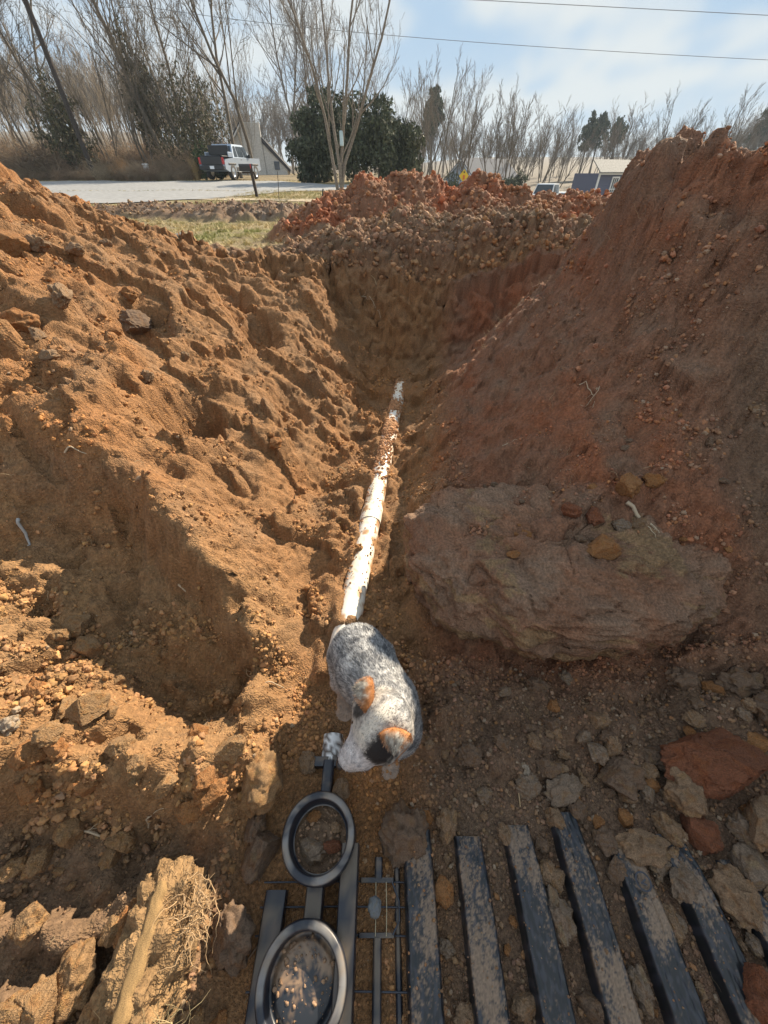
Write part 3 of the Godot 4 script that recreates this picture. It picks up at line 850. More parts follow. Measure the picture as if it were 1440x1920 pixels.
func make_roots() -> void:
	var r := RandomNumberGenerator.new()
	r.seed = 909
	# larger roots and sticks: x, f, heading (degrees), length, thickness, tone, curl, label
	var bark := {"w": mat(lin(.46, .37, .26), 0.9), "t": mat(lin(.38, .27, .15), 0.9), "d": mat(lin(.17, .12, .08), 0.9), "g": mat(lin(.34, .34, .33), 0.9)}
	for q in [
		[.98, 1.12, -38, .21, .013, "w", .12, "curved white root lying on the grey earth block"], [-1.15, 1.12, 20, .08, .005, "w", .2, "short pale twig on the shaded spur of the bank"], [-1.28, .93, -60, .06, .009, "g", .3, "grey splintered wood scrap on the shaded slope"],
		[-.77, .83, -30, .045, .006, "w", .1, "small white splinter at the shaded slope above the pit"], [-.62, .40, 60, .10, .004, "d", .2, "thin dark root sticking up from the pit floor"], [-.82, .14, 35, .13, .005, "w", .35, "forked pale root in the shaded gravel"], [-.66, .16, 30, .07, .003, "w", .3, "thin pale rootlet on the shaded gravel"],
		[-.30, 3.95, -20, .34, .006, "w", .35, "long pale root hanging from the trench end wall"], [-.05, 3.95, 160, .2, .005, "t", .4, "tan root looping out of the trench end wall"], [.95, 1.75, -70, .16, .004, "w", .5, "curled pale root on the shaded bank face"], [1.02, 1.7, -120, .12, .003, "w", .5, "thin forked root on the shaded bank face"],
		[.6, 1.6, 30, .10, .003, "w", .3, "short straw root on the lower shaded bank"], [-.55, 2.2, 15, .12, .003, "w", .2, "thin pale straw on the sunlit bank"], [-.18, 3.2, 5, .09, .004, "w", .2, "white straw at the trench edge by the end wall"], [-.42, .55, 10, .09, .003, "w", .2, "pale straw across the rim of the pit"],
		[.42, .22, 100, .16, .003, "t", .25, "thin brown twig between gravel and rib"], [-.34, -.08, 60, .2, .003, "d", .3, "thin dark twig beside the lower port ring"], [-.5, .2, 70, .06, .003, "w", .2, "tiny white straw among orange clods"], [.46, .06, -60, .07, .003, "w", .2, "bent white straw between two black ribs"], [-.3, 1.95, 0, .18, .006, "t", .2, "brown root lying across the pipe trench floor"]]:
		var a := deg_to_rad(q[2])
		q[4] *= 0.7
		var mb := MB.new()
		var p := []
		var w := []
		var dir := Vector2(cos(a), sin(a))
		var at := Vector2(q[0], q[1])
		for k in 9:
			p.append(W(at.x, top_of(at.x, at.y) + q[4] * 1.1 + 0.012 * sin(k * 0.8) * (1.0 if q[3] > 0.12 else 0.5), at.y))
			w.append(q[4] * (1.0 - 0.085 * k))
			dir = dir.rotated(r.randfn() * q[6] * 0.6 - q[6] * 0.3)
			at += dir * q[3] / 8.0
		mb.tube(p, w, 6)
		for fk in (4 if q[7].contains("root") else 1):
			var i0 := r.randi_range(1, 7)
			var e := strand(r, p[i0], (p[i0 + 1] - p[i0]).normalized() + Vector3(r.randfn() * 0.6, 0.15, r.randfn() * 0.6), q[3] * r.randf_range(0.15, 0.5), w[i0] * 0.5, 0.35)
			mb.tube(e[0], e[1], 5)
		single("root" if q[7].contains("root") else "twig", mb.done(), bark[q[5]], q[7], "root" if q[7].contains("root") else "twig")
	# root hairs: nobody could count them
	var one := MB.new()
	var e1 := strand(r, Vector3.ZERO, Vector3(1, 0.15, 0), 1.0, 0.012, 0.35, 7)
	one.tube(e1[0], e1[1], 3)
	var two := MB.new()
	e1 = strand(r, Vector3.ZERO, Vector3(1, 0.3, 0), 1.0, 0.012, 0.6, 8)
	two.tube(e1[0], e1[1], 3)
	var o := Node3D.new()
	o.name = "fine_roots"
	add_child(o)
	meta(o, "fine pale root hairs and straw caught in the dug earth", "roots", "", "stuff")
	var ms := [one.done(), two.done()]
	for v in 2:
		var xf := []
		var cl := []
		for k in 1500:
			var x := 0.0
			var f := 0.0
			var roll := r.randf()
			var lift := 0.0
			if roll < 0.35:
				x = r.randf_range(0.3, 1.3); f = r.randf_range(1.2, 3.2)
			elif roll < 0.50:      # the hairy rim of the shaded bank
				var t := r.randf()
				x = lerpf(0.72, 1.25, t) + r.randfn() * 0.03; f = lerpf(3.35, 2.8, t) + r.randfn() * 0.03
			elif roll < 0.75:
				x = r.randf_range(-2.0, -0.4); f = r.randf_range(0.4, 3.4)
			elif roll < 0.87:
				x = r.randf_range(-0.9, 1.4); f = r.randf_range(3.85, 4.15)
			else:
				x = r.randf_range(-1.1, 1.4); f = r.randf_range(-0.25, 0.7)
			var L := 0.02 + 0.07 * pow(r.randf(), 2.5)
			xf.append(Transform3D(Basis(Vector3.UP, r.randf() * TAU) * Basis(Vector3.BACK, r.randfn() * 0.35) * Basis.from_scale(Vector3.ONE * L), W(x, surface(x, f) + 0.001, f)))
			var b := r.randf_range(0.5, 1.2)
			cl.append(Color(.40 * b, .30 * b, .18 * b))
		many(o, "hairs", ms[v], M.plain_vc, xf, cl)
	# the clay slab with a smooth spade-cut face, its root clump and the dry tuft at its foot
	var s := thing("clay_slab", "tan clay slab with a smooth spade-cut face standing on the gravel", "slab", W(-.53, 0.0, -.06))
	var nn := noise(55, 9.0, 3)
	var nb := noise(56, 22.0, 4)
	var sm := MB.new()
	sm.grid(110, 70, func(u, v2):
		var a: float = u * TAU
		var b: float = (v2 - 0.5) * PI
		var d := Vector3(cos(b) * cos(a), sin(b), cos(b) * sin(a))
		d = Vector3(signf(d.x) * pow(absf(d.x), .7), signf(d.y) * pow(absf(d.y), .6), signf(d.z) * pow(absf(d.z), .7))
		var p := d * Vector3(.068, .115, .15)
		var cutside := smoothstep(0.6, 0.85, d.y) * (1.0 - smoothstep(0.012, 0.03, absf(p.x - 0.006)))
		return Vector3(0, .105, 0) + p + d * (1.0 - cutside) * (0.030 * nn.get_noise_3dv(p + Vector3.ONE) + 0.024 * nb.get_noise_3dv(p)))
	for i in sm.v.size(): sm.c[i] = Color(.43, .265, .125) * (1.0 + 0.5 * nb.get_noise_3dv(sm.v[i] * 0.7))
	part(s, "slab", sm.done(), M.earth)
	var cf := MB.new()
	cf.col = Color(.54, .345, .15)
	cf.grid(10, 40, func(u, v2):
		var z: float = (v2 - 0.5) * 0.22
		var half: float = 0.017 + 0.006 * nn.get_noise_2d(z * 3.0, 4.0 + (1.0 if u > 0.5 else 0.0)) - 0.008 * pow(absf(v2 - 0.5) * 2.0, 6.0)
		var bend: float = 0.005 * nn.get_noise_2d(z * 1.5, 9.0)
		return Vector3(0.006 + (u - 0.5) * 2.0 * half + bend, 0.2245 - 0.012 * pow(absf(u - 0.5) * 2.0, 4.0) + 0.0015 * nn.get_noise_2d(u, v2 * 8.0), z))
	part(s, "cut_face", cf.done(), M.clod)
	var rc := MB.new()
	for k in 90:
		rc.col = Color(.40, .27, .15) * r.randf_range(0.7, 1.3)
		var e := strand(r, Vector3(r.randfn() * 0.02, r.randf_range(-0.01, 0.03), r.randfn() * 0.03), Vector3(r.randfn() * 0.6, r.randf_range(-0.1, 0.5), r.randfn()), r.randf_range(0.03, 0.10), 0.0014, 0.45, 7)
		rc.tube(e[0], e[1], 4)
	single("root_clump", rc.done(), M.plain_vc, "tangled clump of tan roots against the clay slab", "roots", W(-.445, .17, .0))
	var tf := MB.new()
	for k in 220:
		tf.col = Color(.50, .39, .21) * r.randf_range(0.55, 1.15)
		var a := Vector3(r.randfn() * 0.035, -0.02, r.randfn() * 0.03)
		var e := strand(r, a, Vector3(r.randfn() * 0.8, 0.7, r.randfn() * 0.8 - 0.2), r.randf_range(0.03, 0.09), 0.0011, 0.4, 4)
		tf.tube(e[0], e[1], 3, false)
	single("dry_grass_tuft", tf.done(), M.plain_vc, "matted tuft of dry straw at the foot of the clay slab", "grass tuft", W(-.48, .19, -.2))

func sm_box(s: Vector3, bev: float, col := Color(1, 1, 1)) -> ArrayMesh:
	var mb := MB.new()
	mb.col = col
	mb.box(Vector3.ZERO, s, Basis(), bev)
	return mb.done()

# ---------------------------------------------------------------- pipe and leaching chamber
func pipe_x(f: float) -> float: return -.14 + .126 * (f - .95)
func pipe_y(f: float) -> float: return 0.036 - 0.008 * smoothstep(1.8, 2.6, f) - 0.010 * smoothstep(2.6, 3.2, f)

func make_pipe() -> void:
	var o := thing("drain_pipe", "white plastic drain pipe half buried along the trench floor", "pipe")
	var nd := noise(61, 9.0, 3)
	var ns := noise(62, 60.0, 2)
	var paint := func(mb: MB, f0: float, f1: float, rad: float, bell: float) -> void:
		var segs := int((f1 - f0) / 0.012)
		mb.grid(28, segs, func(u, v2):
			var f := lerpf(f0, f1, v2)
			var a: float = u * TAU
			var rr := rad + bell * (1.0 - smoothstep(f0 + 0.10, f0 + 0.125, f))
			return W(pipe_x(f) + cos(a) * rr, pipe_y(f) + sin(a) * rr, f), true)
		for i in mb.v.size():
			var p := mb.v[i]
			var f := -p.z
			var up: float = (p.y - pipe_y(f)) / rad
			var k := nd.get_noise_3d(p.x * 1.2, p.y * 1.2, p.z * 0.8)
			# dried mud where it lies along the crown and on the flanks
			var mud := smoothstep(0.16, 0.28, k - 0.08 * (1.0 - smoothstep(1.2, 1.6, f)) + (0.20 * smoothstep(1.75, 2.0, f) * (1.0 - smoothstep(2.2, 2.3, f)) if up > 0.75 else -0.03) - 0.10 * smoothstep(0.0, 0.5, up))
			mud = maxf(mud, smoothstep(0.20, 0.55, ns.get_noise_3dv(p * 1.6)) * 0.5)
			mud = maxf(mud, (1.0 - smoothstep(-0.05, 0.28, up + k * 0.9)))
			var c := Color(.80, .77, .70).lerp(Color(.80, .68, .46), smoothstep(-0.15, 0.25, nd.get_noise_3d(p.z * .5, p.x, 4.0)) * 0.45)
			mb.c[i] = c.lerp(Color(.42, .24, .12), mud)
	for q in [[.66, 1.47], [1.44, 2.46], [2.42, 3.24]]:
		var mb := MB.new()
		paint.call(mb, q[0], q[1], .0555, .004 if q[0] > 1.0 else 0.0)
		part(o, "pipe_section", mb.done(), M.pipe)
	# the print along the pipe, worn to strokes
	var pr := MB.new()
	var r := RandomNumberGenerator.new()
	r.seed = 5
	for k in 16:
		var f := 1.56 + k * 0.011 + r.randf() * 0.003
		for j in 2:
			if r.randf() < 0.3: continue
			var a := 1.85 + j * 0.14 + r.randf() * 0.04
			var rr := 0.0585
			var p := W(pipe_x(f) + cos(a) * rr, pipe_y(f) + sin(a) * rr, f)
			pr.box(p, Vector3(0.0055, 0.001, 0.0025), Basis(Vector3.BACK, a - PI / 2) * Basis(Vector3.UP, r.randfn() * 0.5))
	part(o, "print", pr.done(), mat(lin(.03, .03, .03), 0.6))
	# earth pushed over the pipe
	var xf := []
	var cl := []
	for k in 5200:
		var roll := r.randf()
		var f := r.randf_range(.95, 3.3)
		if roll < 0.14: f = 2.42 + r.randfn() * 0.035
		elif roll < 0.24: f = 2.12 + r.randfn() * 0.14
		elif roll < 0.30: f = 2.78 + r.randfn() * 0.05
		var side := r.randfn() * 0.03 if roll < 0.30 else (-0.058 if r.randf() < 0.6 else 0.06) + r.randfn() * 0.02
		var y := pipe_y(f) + sqrt(maxf(0.0, 0.0031 - side * side))
		if absf(side) > 0.05: y = maxf(y - 0.03, 0.0)
		var s := (0.003 + 0.02 * pow(r.randf(), 2.5)) * (0.55 if f < 1.8 and roll >= 0.30 else 1.0) + (0.02 * r.randf() if roll < 0.14 else 0.0)
		xf.append(Transform3D(spin(r).scaled(Vector3.ONE * s * 0.5), W(pipe_x(f) + side, y + s * 0.15, f)))
		var b := r.randf_range(0.7, 1.3)
		cl.append(Color(.40 * b, .215 * b, .11 * b))
	var d := many(self, "dirt", rock_mesh(321, 1, 2, 0.5, 0.8, 0.15), M.crumb, xf, cl)
	meta(d, "crumbled brown dirt spilled over the white pipe", "dirt")
	# the short cut end that shows between puppy and adapter, flecked with earth
	var en := thing("pipe_stub", "mud flecked white pipe stub beside the puppy's muzzle", "pipe", W(-.175, .012, .37))
	var eb := MB.new()
	eb.grid(20, 8, func(u, v2): return Vector3(cos(u * TAU) * 0.034, sin(u * TAU) * 0.034, (0.5 - v2) * 0.09), true)
	for i in eb.v.size(): eb.c[i] = Color(.76, .77, .78).lerp(Color(.10, .08, .07), smoothstep(-0.02, 0.12, noise(63, 70.0, 2).get_noise_3dv(eb.v[i])))
	part(en, "stub", eb.done(), M.pipe)

func rib_mesh(k: int, f0: float, f1: float, wide: float) -> ArrayMesh:
	var nd := noise(70 + k, 8.0, 4)
	var nfine := noise(80 + k, 70.0, 2)
	var mb := MB.new()
	var cs := [Vector2(-1.15, -.085), Vector2(-1.1, -.03), Vector2(-1.06, -.004), Vector2(-1.0, .0035)]
	for i in 27: cs.append(Vector2(-.92 + 1.84 * i / 26.0, .009 - 0.0015 * pow(absf(i - 13) / 13.0, 4.0)))
	cs.append_array([Vector2(1.0, .0035), Vector2(1.06, -.004), Vector2(1.1, -.03), Vector2(1.15, -.085)])
	var last := cs.size() - 1
	mb.grid(last, 260, func(u, v2):
		var q: Vector2 = cs[int(round(u * last))]
		var f := lerpf(f0, f1, v2)
		var arch := 0.05 - 0.9 * pow(maxf(0.0, f - (f1 - 0.20)), 2.0) - 0.10 * pow(maxf(0.0, -f - 0.1), 2.0)
		var top: float = smoothstep(-.02, .004, q.y)
		return Vector3(q.x * wide * 0.5, arch + q.y + 0.0022 * top * maxf(0, nd.get_noise_2d(q.x * 0.3, f * 1.5) + 0.1) * 2.0, -f), true)
	for i in mb.v.size():
		var p := mb.v[i]
		var q := nd.get_noise_2d(p.x * 0.9 + k * 3.0, p.z * 0.6) + 0.5 * nfine.get_noise_2d(p.x, p.z)
		var topside := smoothstep(0.2, 0.8, mb.n[i].y)
		var mud := smoothstep(-0.22, 0.24, q + 0.35 * nfine.get_noise_2d(p.x * 3.0 + 7.0, p.z * 3.0) + 0.16 * sin(k * 2.3 + p.z * 9.0) - 0.22 * smoothstep(0.020, 0.036, absf(p.x)) - 0.02) * topside
		var c := Color(.014, .016, .022).lerp(Color(.035, .038, .048), smoothstep(-.1, .4, nfine.get_noise_2d(p.z * 0.4, p.x)))
		mb.c[i] = c.lerp(Color(.27, .185, .12) * (0.85 + 0.5 * nfine.get_noise_2d(p.x * 2, p.z * 2)), mud * 0.82)
	return mb.done()

func plastic_bar(x0: float, x1: float, y: float, tall: float, f0: float, f1: float, sd: int, dust := 0.35) -> ArrayMesh:
	var mb := MB.new()
	var nd := noise(sd, 14.0, 4)
	var n := 24
	var b := 0.004
	var pts := [Vector2(x0, y - tall), Vector2(x0, y - b), Vector2(x0 + b, y), Vector2(lerpf(x0, x1, .35), y), Vector2(lerpf(x0, x1, .65), y), Vector2(x1 - b, y), Vector2(x1, y - b), Vector2(x1, y - tall)]
	mb.grid(7, n, func(u, v2):
		var q: Vector2 = pts[int(round(u * 7))]
		return W(q.x, q.y, lerpf(f0, f1, v2)), true)
	mb.col = Color(.04, .048, .065)
	for f in [f0, f1]:
		var e := [W(x0, y - tall, f), W(x0, y - b, f), W(x1, y - b, f), W(x1, y - tall, f)]
		if f == f1: e.reverse()
		mb.quad(e[0], e[1], e[2], e[3])
	for i in mb.v.size():
		var p := mb.v[i]
		mb.c[i] = Color(.022, .026, .036).lerp(Color(.20, .15, .105), smoothstep(0.3 - dust, 0.75 - dust, nd.get_noise_3dv(p) + 0.25) * smoothstep(0.3, 0.9, mb.n[i].y) * 0.55)
	return mb.done()

func ring(o: Node3D, x: float, f: float, rad: float, y: float, sd: int, closed: bool) -> void:
	var nd := noise(sd, 11.0, 4)
	var mb := MB.new()
	var w := 0.021
	var prof := [[rad, -.09], [rad, -.004], [rad - .004, 0.0], [rad - w * .5, .0012], [rad - w + .004, 0.0], [rad - w, -.004], [rad - w - .001, -.05], [rad - w - .006, -.052]]
	mb.lathe(prof, 56)
	for i in mb.v.size():
		var p := mb.v[i]
		var d := smoothstep(-0.25, 0.25, nd.get_noise_3dv(p)) * smoothstep(0.3, 0.9, mb.n[i].y)
		mb.c[i] = Color(.022, .026, .038).lerp(Color(.23, .225, .22).lerp(Color(.26, .20, .14), clampf(nd.get_noise_3dv(p * 2.0 + Vector3.ONE) + 0.3, 0, 1)), d * 0.85)
	var pr := part(o, "port_ring", mb.done(), M.plastic, W(x, y, f))
	var lid := MB.new()
	var lp := []
	for k in 15:
		var t := 1.0 - k / 14.0
		var y2 := -.045 + .007 * (1.0 - t * t) - (0.006 if t > 0.86 and t < 0.95 else 0.0)
		lp.append([(rad - w - .001) * t, y2 if closed else -.062 + 0.02 * nd.get_noise_1d(k * 0.01)])
	lid.lathe(lp, 48)
	for i in lid.v.size():
		var p := lid.v[i]
		var q := nd.get_noise_2d(p.x * 1.6, p.z * 1.6) + (0.5 - 0.5 * smoothstep(-.03, .02, p.z) if closed else 0.5)
		lid.c[i] = Color(.02, .024, .034).lerp(Color(.27, .18, .115), smoothstep(0.05, 0.75, q + 0.5 * n_fine.get_noise_2d(p.x * 3.0, p.z * 3.0))) if closed else Color(.27, .175, .11) * (1.0 + 0.5 * nd.get_noise_2d(p.x * 3.0, p.z * 3.0))
	part(pr, "lid" if closed else "earth_fill", lid.done(), M.plastic if closed else M.clod)

func port_crumbs(o: Node3D) -> void:
	# grit lying in the open port and along the lid of the closed one
	var r := RandomNumberGenerator.new()
	r.seed = 606
	var xf := []
	var cl := []
	for k in 900:
		var a := r.randf() * TAU
		var d := sqrt(r.randf()) * .074
		var open := r.randf() < 0.6
		var at := W(-.18 + cos(a) * d, .055, .142 + sin(a) * d) if open else W(-.185 + cos(a) * d, .075, -.112 + sin(a) * d)
		if not open and (sin(a) * d < r.randf_range(-.07, .05)): continue
		var s := .002 + .011 * pow(r.randf(), 6.0)
		xf.append(Transform3D(spin(r).scaled(Vector3.ONE * s * 0.5), at))
		var b := r.randf_range(.6, 1.3)
		cl.append(Color(.29 * b, .19 * b, .125 * b))
	many(o, "grit", rock_mesh(322, 1, 3, 0.6, 0.8, 0.2), M.crumb, xf, cl)

func make_chamber() -> void:
	var o := thing("leaching_chamber", "muddy black ribbed plastic septic chamber half buried in gravel", "septic chamber")
	var tops := [.165, .15, .175, .205, .15, .155, .10]
	for k in 7:
		var q := part(o, "rib", rib_mesh(k, -.55, tops[k], .075), M.plastic, Vector3(.097 + .1475 * k, 0.0, 0))
		if k == 4:
			var em := MB.new()
			em.lathe([[.020, 0], [.020, .0022], [.0165, .0022], [.0165, -.0005]], 32)
			em.box(Vector3(0, .0008, 0), Vector3(.017, .0016, .0035), Basis(Vector3.UP, 0.5))
			em.box(Vector3(0.002, .0008, 0.005), Vector3(.011, .0016, .003), Basis(Vector3.UP, -0.4))
			em.col = Color(.02, .02, .03)
			var e := part(q, "emblem", em.done(), M.plastic_plain, Vector3(0.004, .0610, -.055))
			e.set_meta("label", "small raised round emblem")
	ring(o, -.18, .142, .1, .115, 91, false)
	ring(o, -.185, -.112, .102, .115, 92, true)
	part(o, "bar", plastic_bar(-.205, -.16, .062, .05, -.02, .06, 93), M.plastic)
	part(o, "bar", plastic_bar(-.118, -.070, .078, .09, -.55, .13, 94, .5), M.plastic)
	part(o, "bar", plastic_bar(-.318, -.262, .03, .06, -.5, .04, 95, .25), M.plastic)
	part(o, "bar", plastic_bar(-.028, -.006, .028, .04, -.5, -.045, 96, .2), M.plastic)
	part(o, "bar", plastic_bar(-.026, -.004, .028, .04, .062, .105, 97, .2), M.plastic)
	part(o, "bar", plastic_bar(.028, .044, .012, .03, -.5, .09, 98, .2), M.plastic)
	part(o, "crosspiece", plastic_bar(-.066, .028, .026, .03, .054, .064, 99, .2), M.plastic)
	part(o, "crosspiece", plastic_bar(-.066, .028, .026, .03, -.045, -.036, 90, .2), M.plastic)
	for f in [.055, .008, -.042, -.13, -.2]:
		var mb := MB.new()
		mb.tube([W(-.33, .012, f), W(-.1, .016, f + .002), W(.06, .014, f)], [.0022, .0022, .0022], 5)
		part(o, "wire", mb.done(), M.plastic_plain)
	for x in [-.022, .006]:
		var mb := MB.new()
		mb.tube([W(x, .03, .055), W(x + .001, .034, .0), W(x, .03, -.042)], [.0012, .0012, .0012], 5)
		part(o, "wire", mb.done(), mat(lin(.42, .36, .24), 0.8))
	var cv := MB.new()
	cv.tube([W(.022, .03, .055), W(.04, .03, .02), W(.04, .03, -.015), W(.022, .03, -.04)], [.0022, .0022, .0022, .0022], 5)
	part(o, "wire", cv.done(), M.plastic_plain)
	part(o, "pipe_adapter", plastic_bar(-.196, -.162, .05, .05, .21, .335, 89, .1), M.plastic)
	part(o, "adapter_flange", plastic_bar(-.235, -.15, .045, .05, .318, .345, 88, .1), M.plastic)
	port_crumbs(o)
	single("pebble", rock_mesh(401, 3, 2, 0.2, 0.6, 0.03), mat(lin(.13, .14, .15), 0.7, true), "smooth bluish grey pebble lying on the wire grid", "pebble", W(-.024, .05, .008)).scale = Vector3(.018, .018, .026)

func make_block() -> void:
	# the solid slab of clay that hangs over the gravel: a real body, undercut at its foot
	var o := thing("earth_block", "big grey brown clay block overhanging the dark gravel floor", "earth block", W(.74, .20, 1.0))
	var na := noise(131, 4.5, 4)
	var nb := noise(132, 13.0, 4)
	var nc := noise(133, 3.2, 2)
	var ng := noise(134, 45.0, 3)
	var mb := MB.new()
	var sgn_pow := func(v: float, e: float) -> float: return signf(v) * pow(absf(v), e)
	mb.grid(260, 130, func(u, v2):
		var a: float = u * TAU
		var b: float = (v2 - 0.5) * PI
		var d := Vector3(sgn_pow.call(cos(b), .62) * sgn_pow.call(cos(a), .72), sgn_pow.call(sin(b), .62), sgn_pow.call(cos(b), .62) * sgn_pow.call(sin(a), .72))
		var p := d * Vector3(.64, .215, .39)
		p.z -= 0.10 * (p.x / 0.6) * (p.x / 0.6)                       # the face bows out in the middle
		p.y += 0.10 * -p.z * (0.6 if p.y > 0 else 0.0) - 0.05 * maxf(0.0, -p.x - 0.2)
		if p.y < 0.0: p.z -= 0.10 * pow(-p.y / 0.215, 1.5) * (1.0 if p.z > 0 else 0.0)   # cut back at the foot
		var q := p + Vector3(5, 5, 5)
		var fis := 1.0 - smoothstep(0.0, 0.05, absf(nc.get_noise_3d(q.x, q.y * 1.3, q.z)))
		var blocky := floorf(na.get_noise_3dv(q * 1.3) * 5.0) / 5.0
		var n := d.normalized()
		return p + n * (0.055 * na.get_noise_3dv(q) + 0.024 * blocky + 0.026 * nb.get_noise_3dv(q) + 0.008 * ng.get_noise_3dv(q) - 0.02 * fis))
	for i in mb.v.size():
		var p := mb.v[i]
		var k := nb.get_noise_3dv(p * 0.6)
		var c := Color(.41, .255, .165).lerp(Color(.39, .20, .115), clampf(0.5 + na.get_noise_3dv(p * 0.8) * 2.0, 0, 1))
		c = c.lerp(Color(.44, .28, .14), smoothstep(-0.03, 0.05, na.get_noise_3d(p.x * 0.4, p.y * 3.0, 3.0) + 0.02 - (p.y + 0.11) * 1.2) * 0.8)   # the yellower subsoil layer along its foot
		mb.c[i] = c * (1.0 + 0.4 * k)
	part(o, "block", mb.done(), M.earth)

# ---------------------------------------------------------------- the puppy
var DOG := {
	"rump": Vector3(-0.088, 0.235, -0.608), "mid": Vector3(-0.056, 0.250, -0.535), "chest": Vector3(0.007, 0.260, -0.432), "neck": Vector3(0.020, 0.325, -0.390), "bib": Vector3(0.035, 0.225, -0.375),
	"skull": Vector3(0.001, 0.415, -0.332), "brow": Vector3(-0.021, 0.405, -0.301), "muzzle": Vector3(-0.062, 0.372, -0.278), "nose": Vector3(-0.090, 0.352, -0.267)}
var n_fur := noise(501, 75.0, 3)
var n_fur2 := noise(502, 16.0, 3)

# roan coat: speck and blotch are ticking of dark and white hairs, the same whichever way the coat faces
func dog_color(p: Vector3) -> Color:
	var speck := n_fur.get_noise_3dv(p)
	var blotch := n_fur2.get_noise_3dv(p)
	var grey := clampf(0.40 + speck * 1.1 + blotch * 0.6, 0, 1)
	var c := Color(.075, .080, .092).lerp(Color(.57, .565, .56), grey)
	var d_neck := p.distance_to(Vector3(0.0, .335, -.43))
	c = c.lerp(Color(.56, .55, .53).lerp(Color(.30, .31, .33), clampf(0.4 - speck * 1.2, 0, 1)), 0.35 * (1.0 - smoothstep(.05, .11, d_neck)))
	if p.y < 0.17: c = c.lerp(Color(.46, .31, .21).lerp(Color(.30, .24, .20), clampf(0.4 - speck * 1.2, 0, 1)), smoothstep(0.19, 0.09, p.y) * 0.85)
	# head markings, in the head's own frame
	var fw := Vector3(DOG.nose - DOG.skull).normalized()
	var sd := fw.cross(Vector3.UP).normalized()      # towards the puppy's right
	var up := sd.cross(fw)
	var q: Vector3 = p - DOG.skull
	var a := q.dot(fw)
	var b := q.dot(sd)
	var u := q.dot(up)
	if p.distance_to(DOG.brow) < 0.125 and p.y > 0.28 and a > -0.06:
		var head := smoothstep(-0.07, -0.03, a)
		var face := Color(.50, .46, .41).lerp(Color(.13, .12, .12), clampf(0.30 - speck * 1.4 + blotch * 0.3, 0, 1))
		var blaze := 1.0 - smoothstep(0.008, 0.024, absf(b + 0.002))
		face = face.lerp(Color(.58, .53, .46).lerp(Color(.3, .28, .25), clampf(-speck * 1.4, 0, 1)), blaze * (1.0 - smoothstep(0.05, 0.085, a)))
		var muzzle := smoothstep(0.055, 0.08, a)
		face = face.lerp(Color(.64, .63, .64).lerp(Color(.22, .22, .24), clampf(0.12 - speck * 1.2, 0, 1)), muzzle * 0.9)
		c = c.lerp(face, head)
		var w := 0.012 * blotch
		# dark patch round the puppy's left eye, a fainter one on the other side
		var pl := Vector2((a - 0.034) / 0.042, (b + 0.052) / 0.029)
		c = c.lerp(Color(.022, .019, .018), (1.0 - smoothstep(0.75, 1.15, pl.length() + w * 16.0 + speck * 0.25)) * smoothstep(-0.03, -0.012, u))
		var pr := Vector2((a - 0.012) / 0.040, (b - 0.052) / 0.022)
		c = c.lerp(Color(.03, .027, .025), 0.9 * (1.0 - smoothstep(0.8, 1.1, pr.length() + w * 14.0)) * smoothstep(-0.04, -0.01, u))
		var tan_l := Vector2((a - 0.030) / 0.038, (u + 0.026) / 0.015).length()
		if b < -0.03: c = c.lerp(Color(.55, .23, .06), 0.85 * (1.0 - smoothstep(0.7, 1.1, tan_l + w * 10.0)))
		c = c.lerp(Color(.60, .42, .30), 0.7 * smoothstep(0.0, -0.03, u + 0.02) * smoothstep(0.05, 0.08, a))
	return c

func hair_mesh() -> ArrayMesh:
	var hair := MB.new()
	hair.tri(Vector3(-.5, 0, 0), Vector3(.5, 0, 0), Vector3(.28, .12, .55))
	hair.tri(Vector3(-.5, 0, 0), Vector3(.28, .12, .55), Vector3(-.28, .12, .55))
	hair.tri(Vector3(-.28, .12, .55), Vector3(.28, .12, .55), Vector3(0, .06, 1))
	return hair.done()

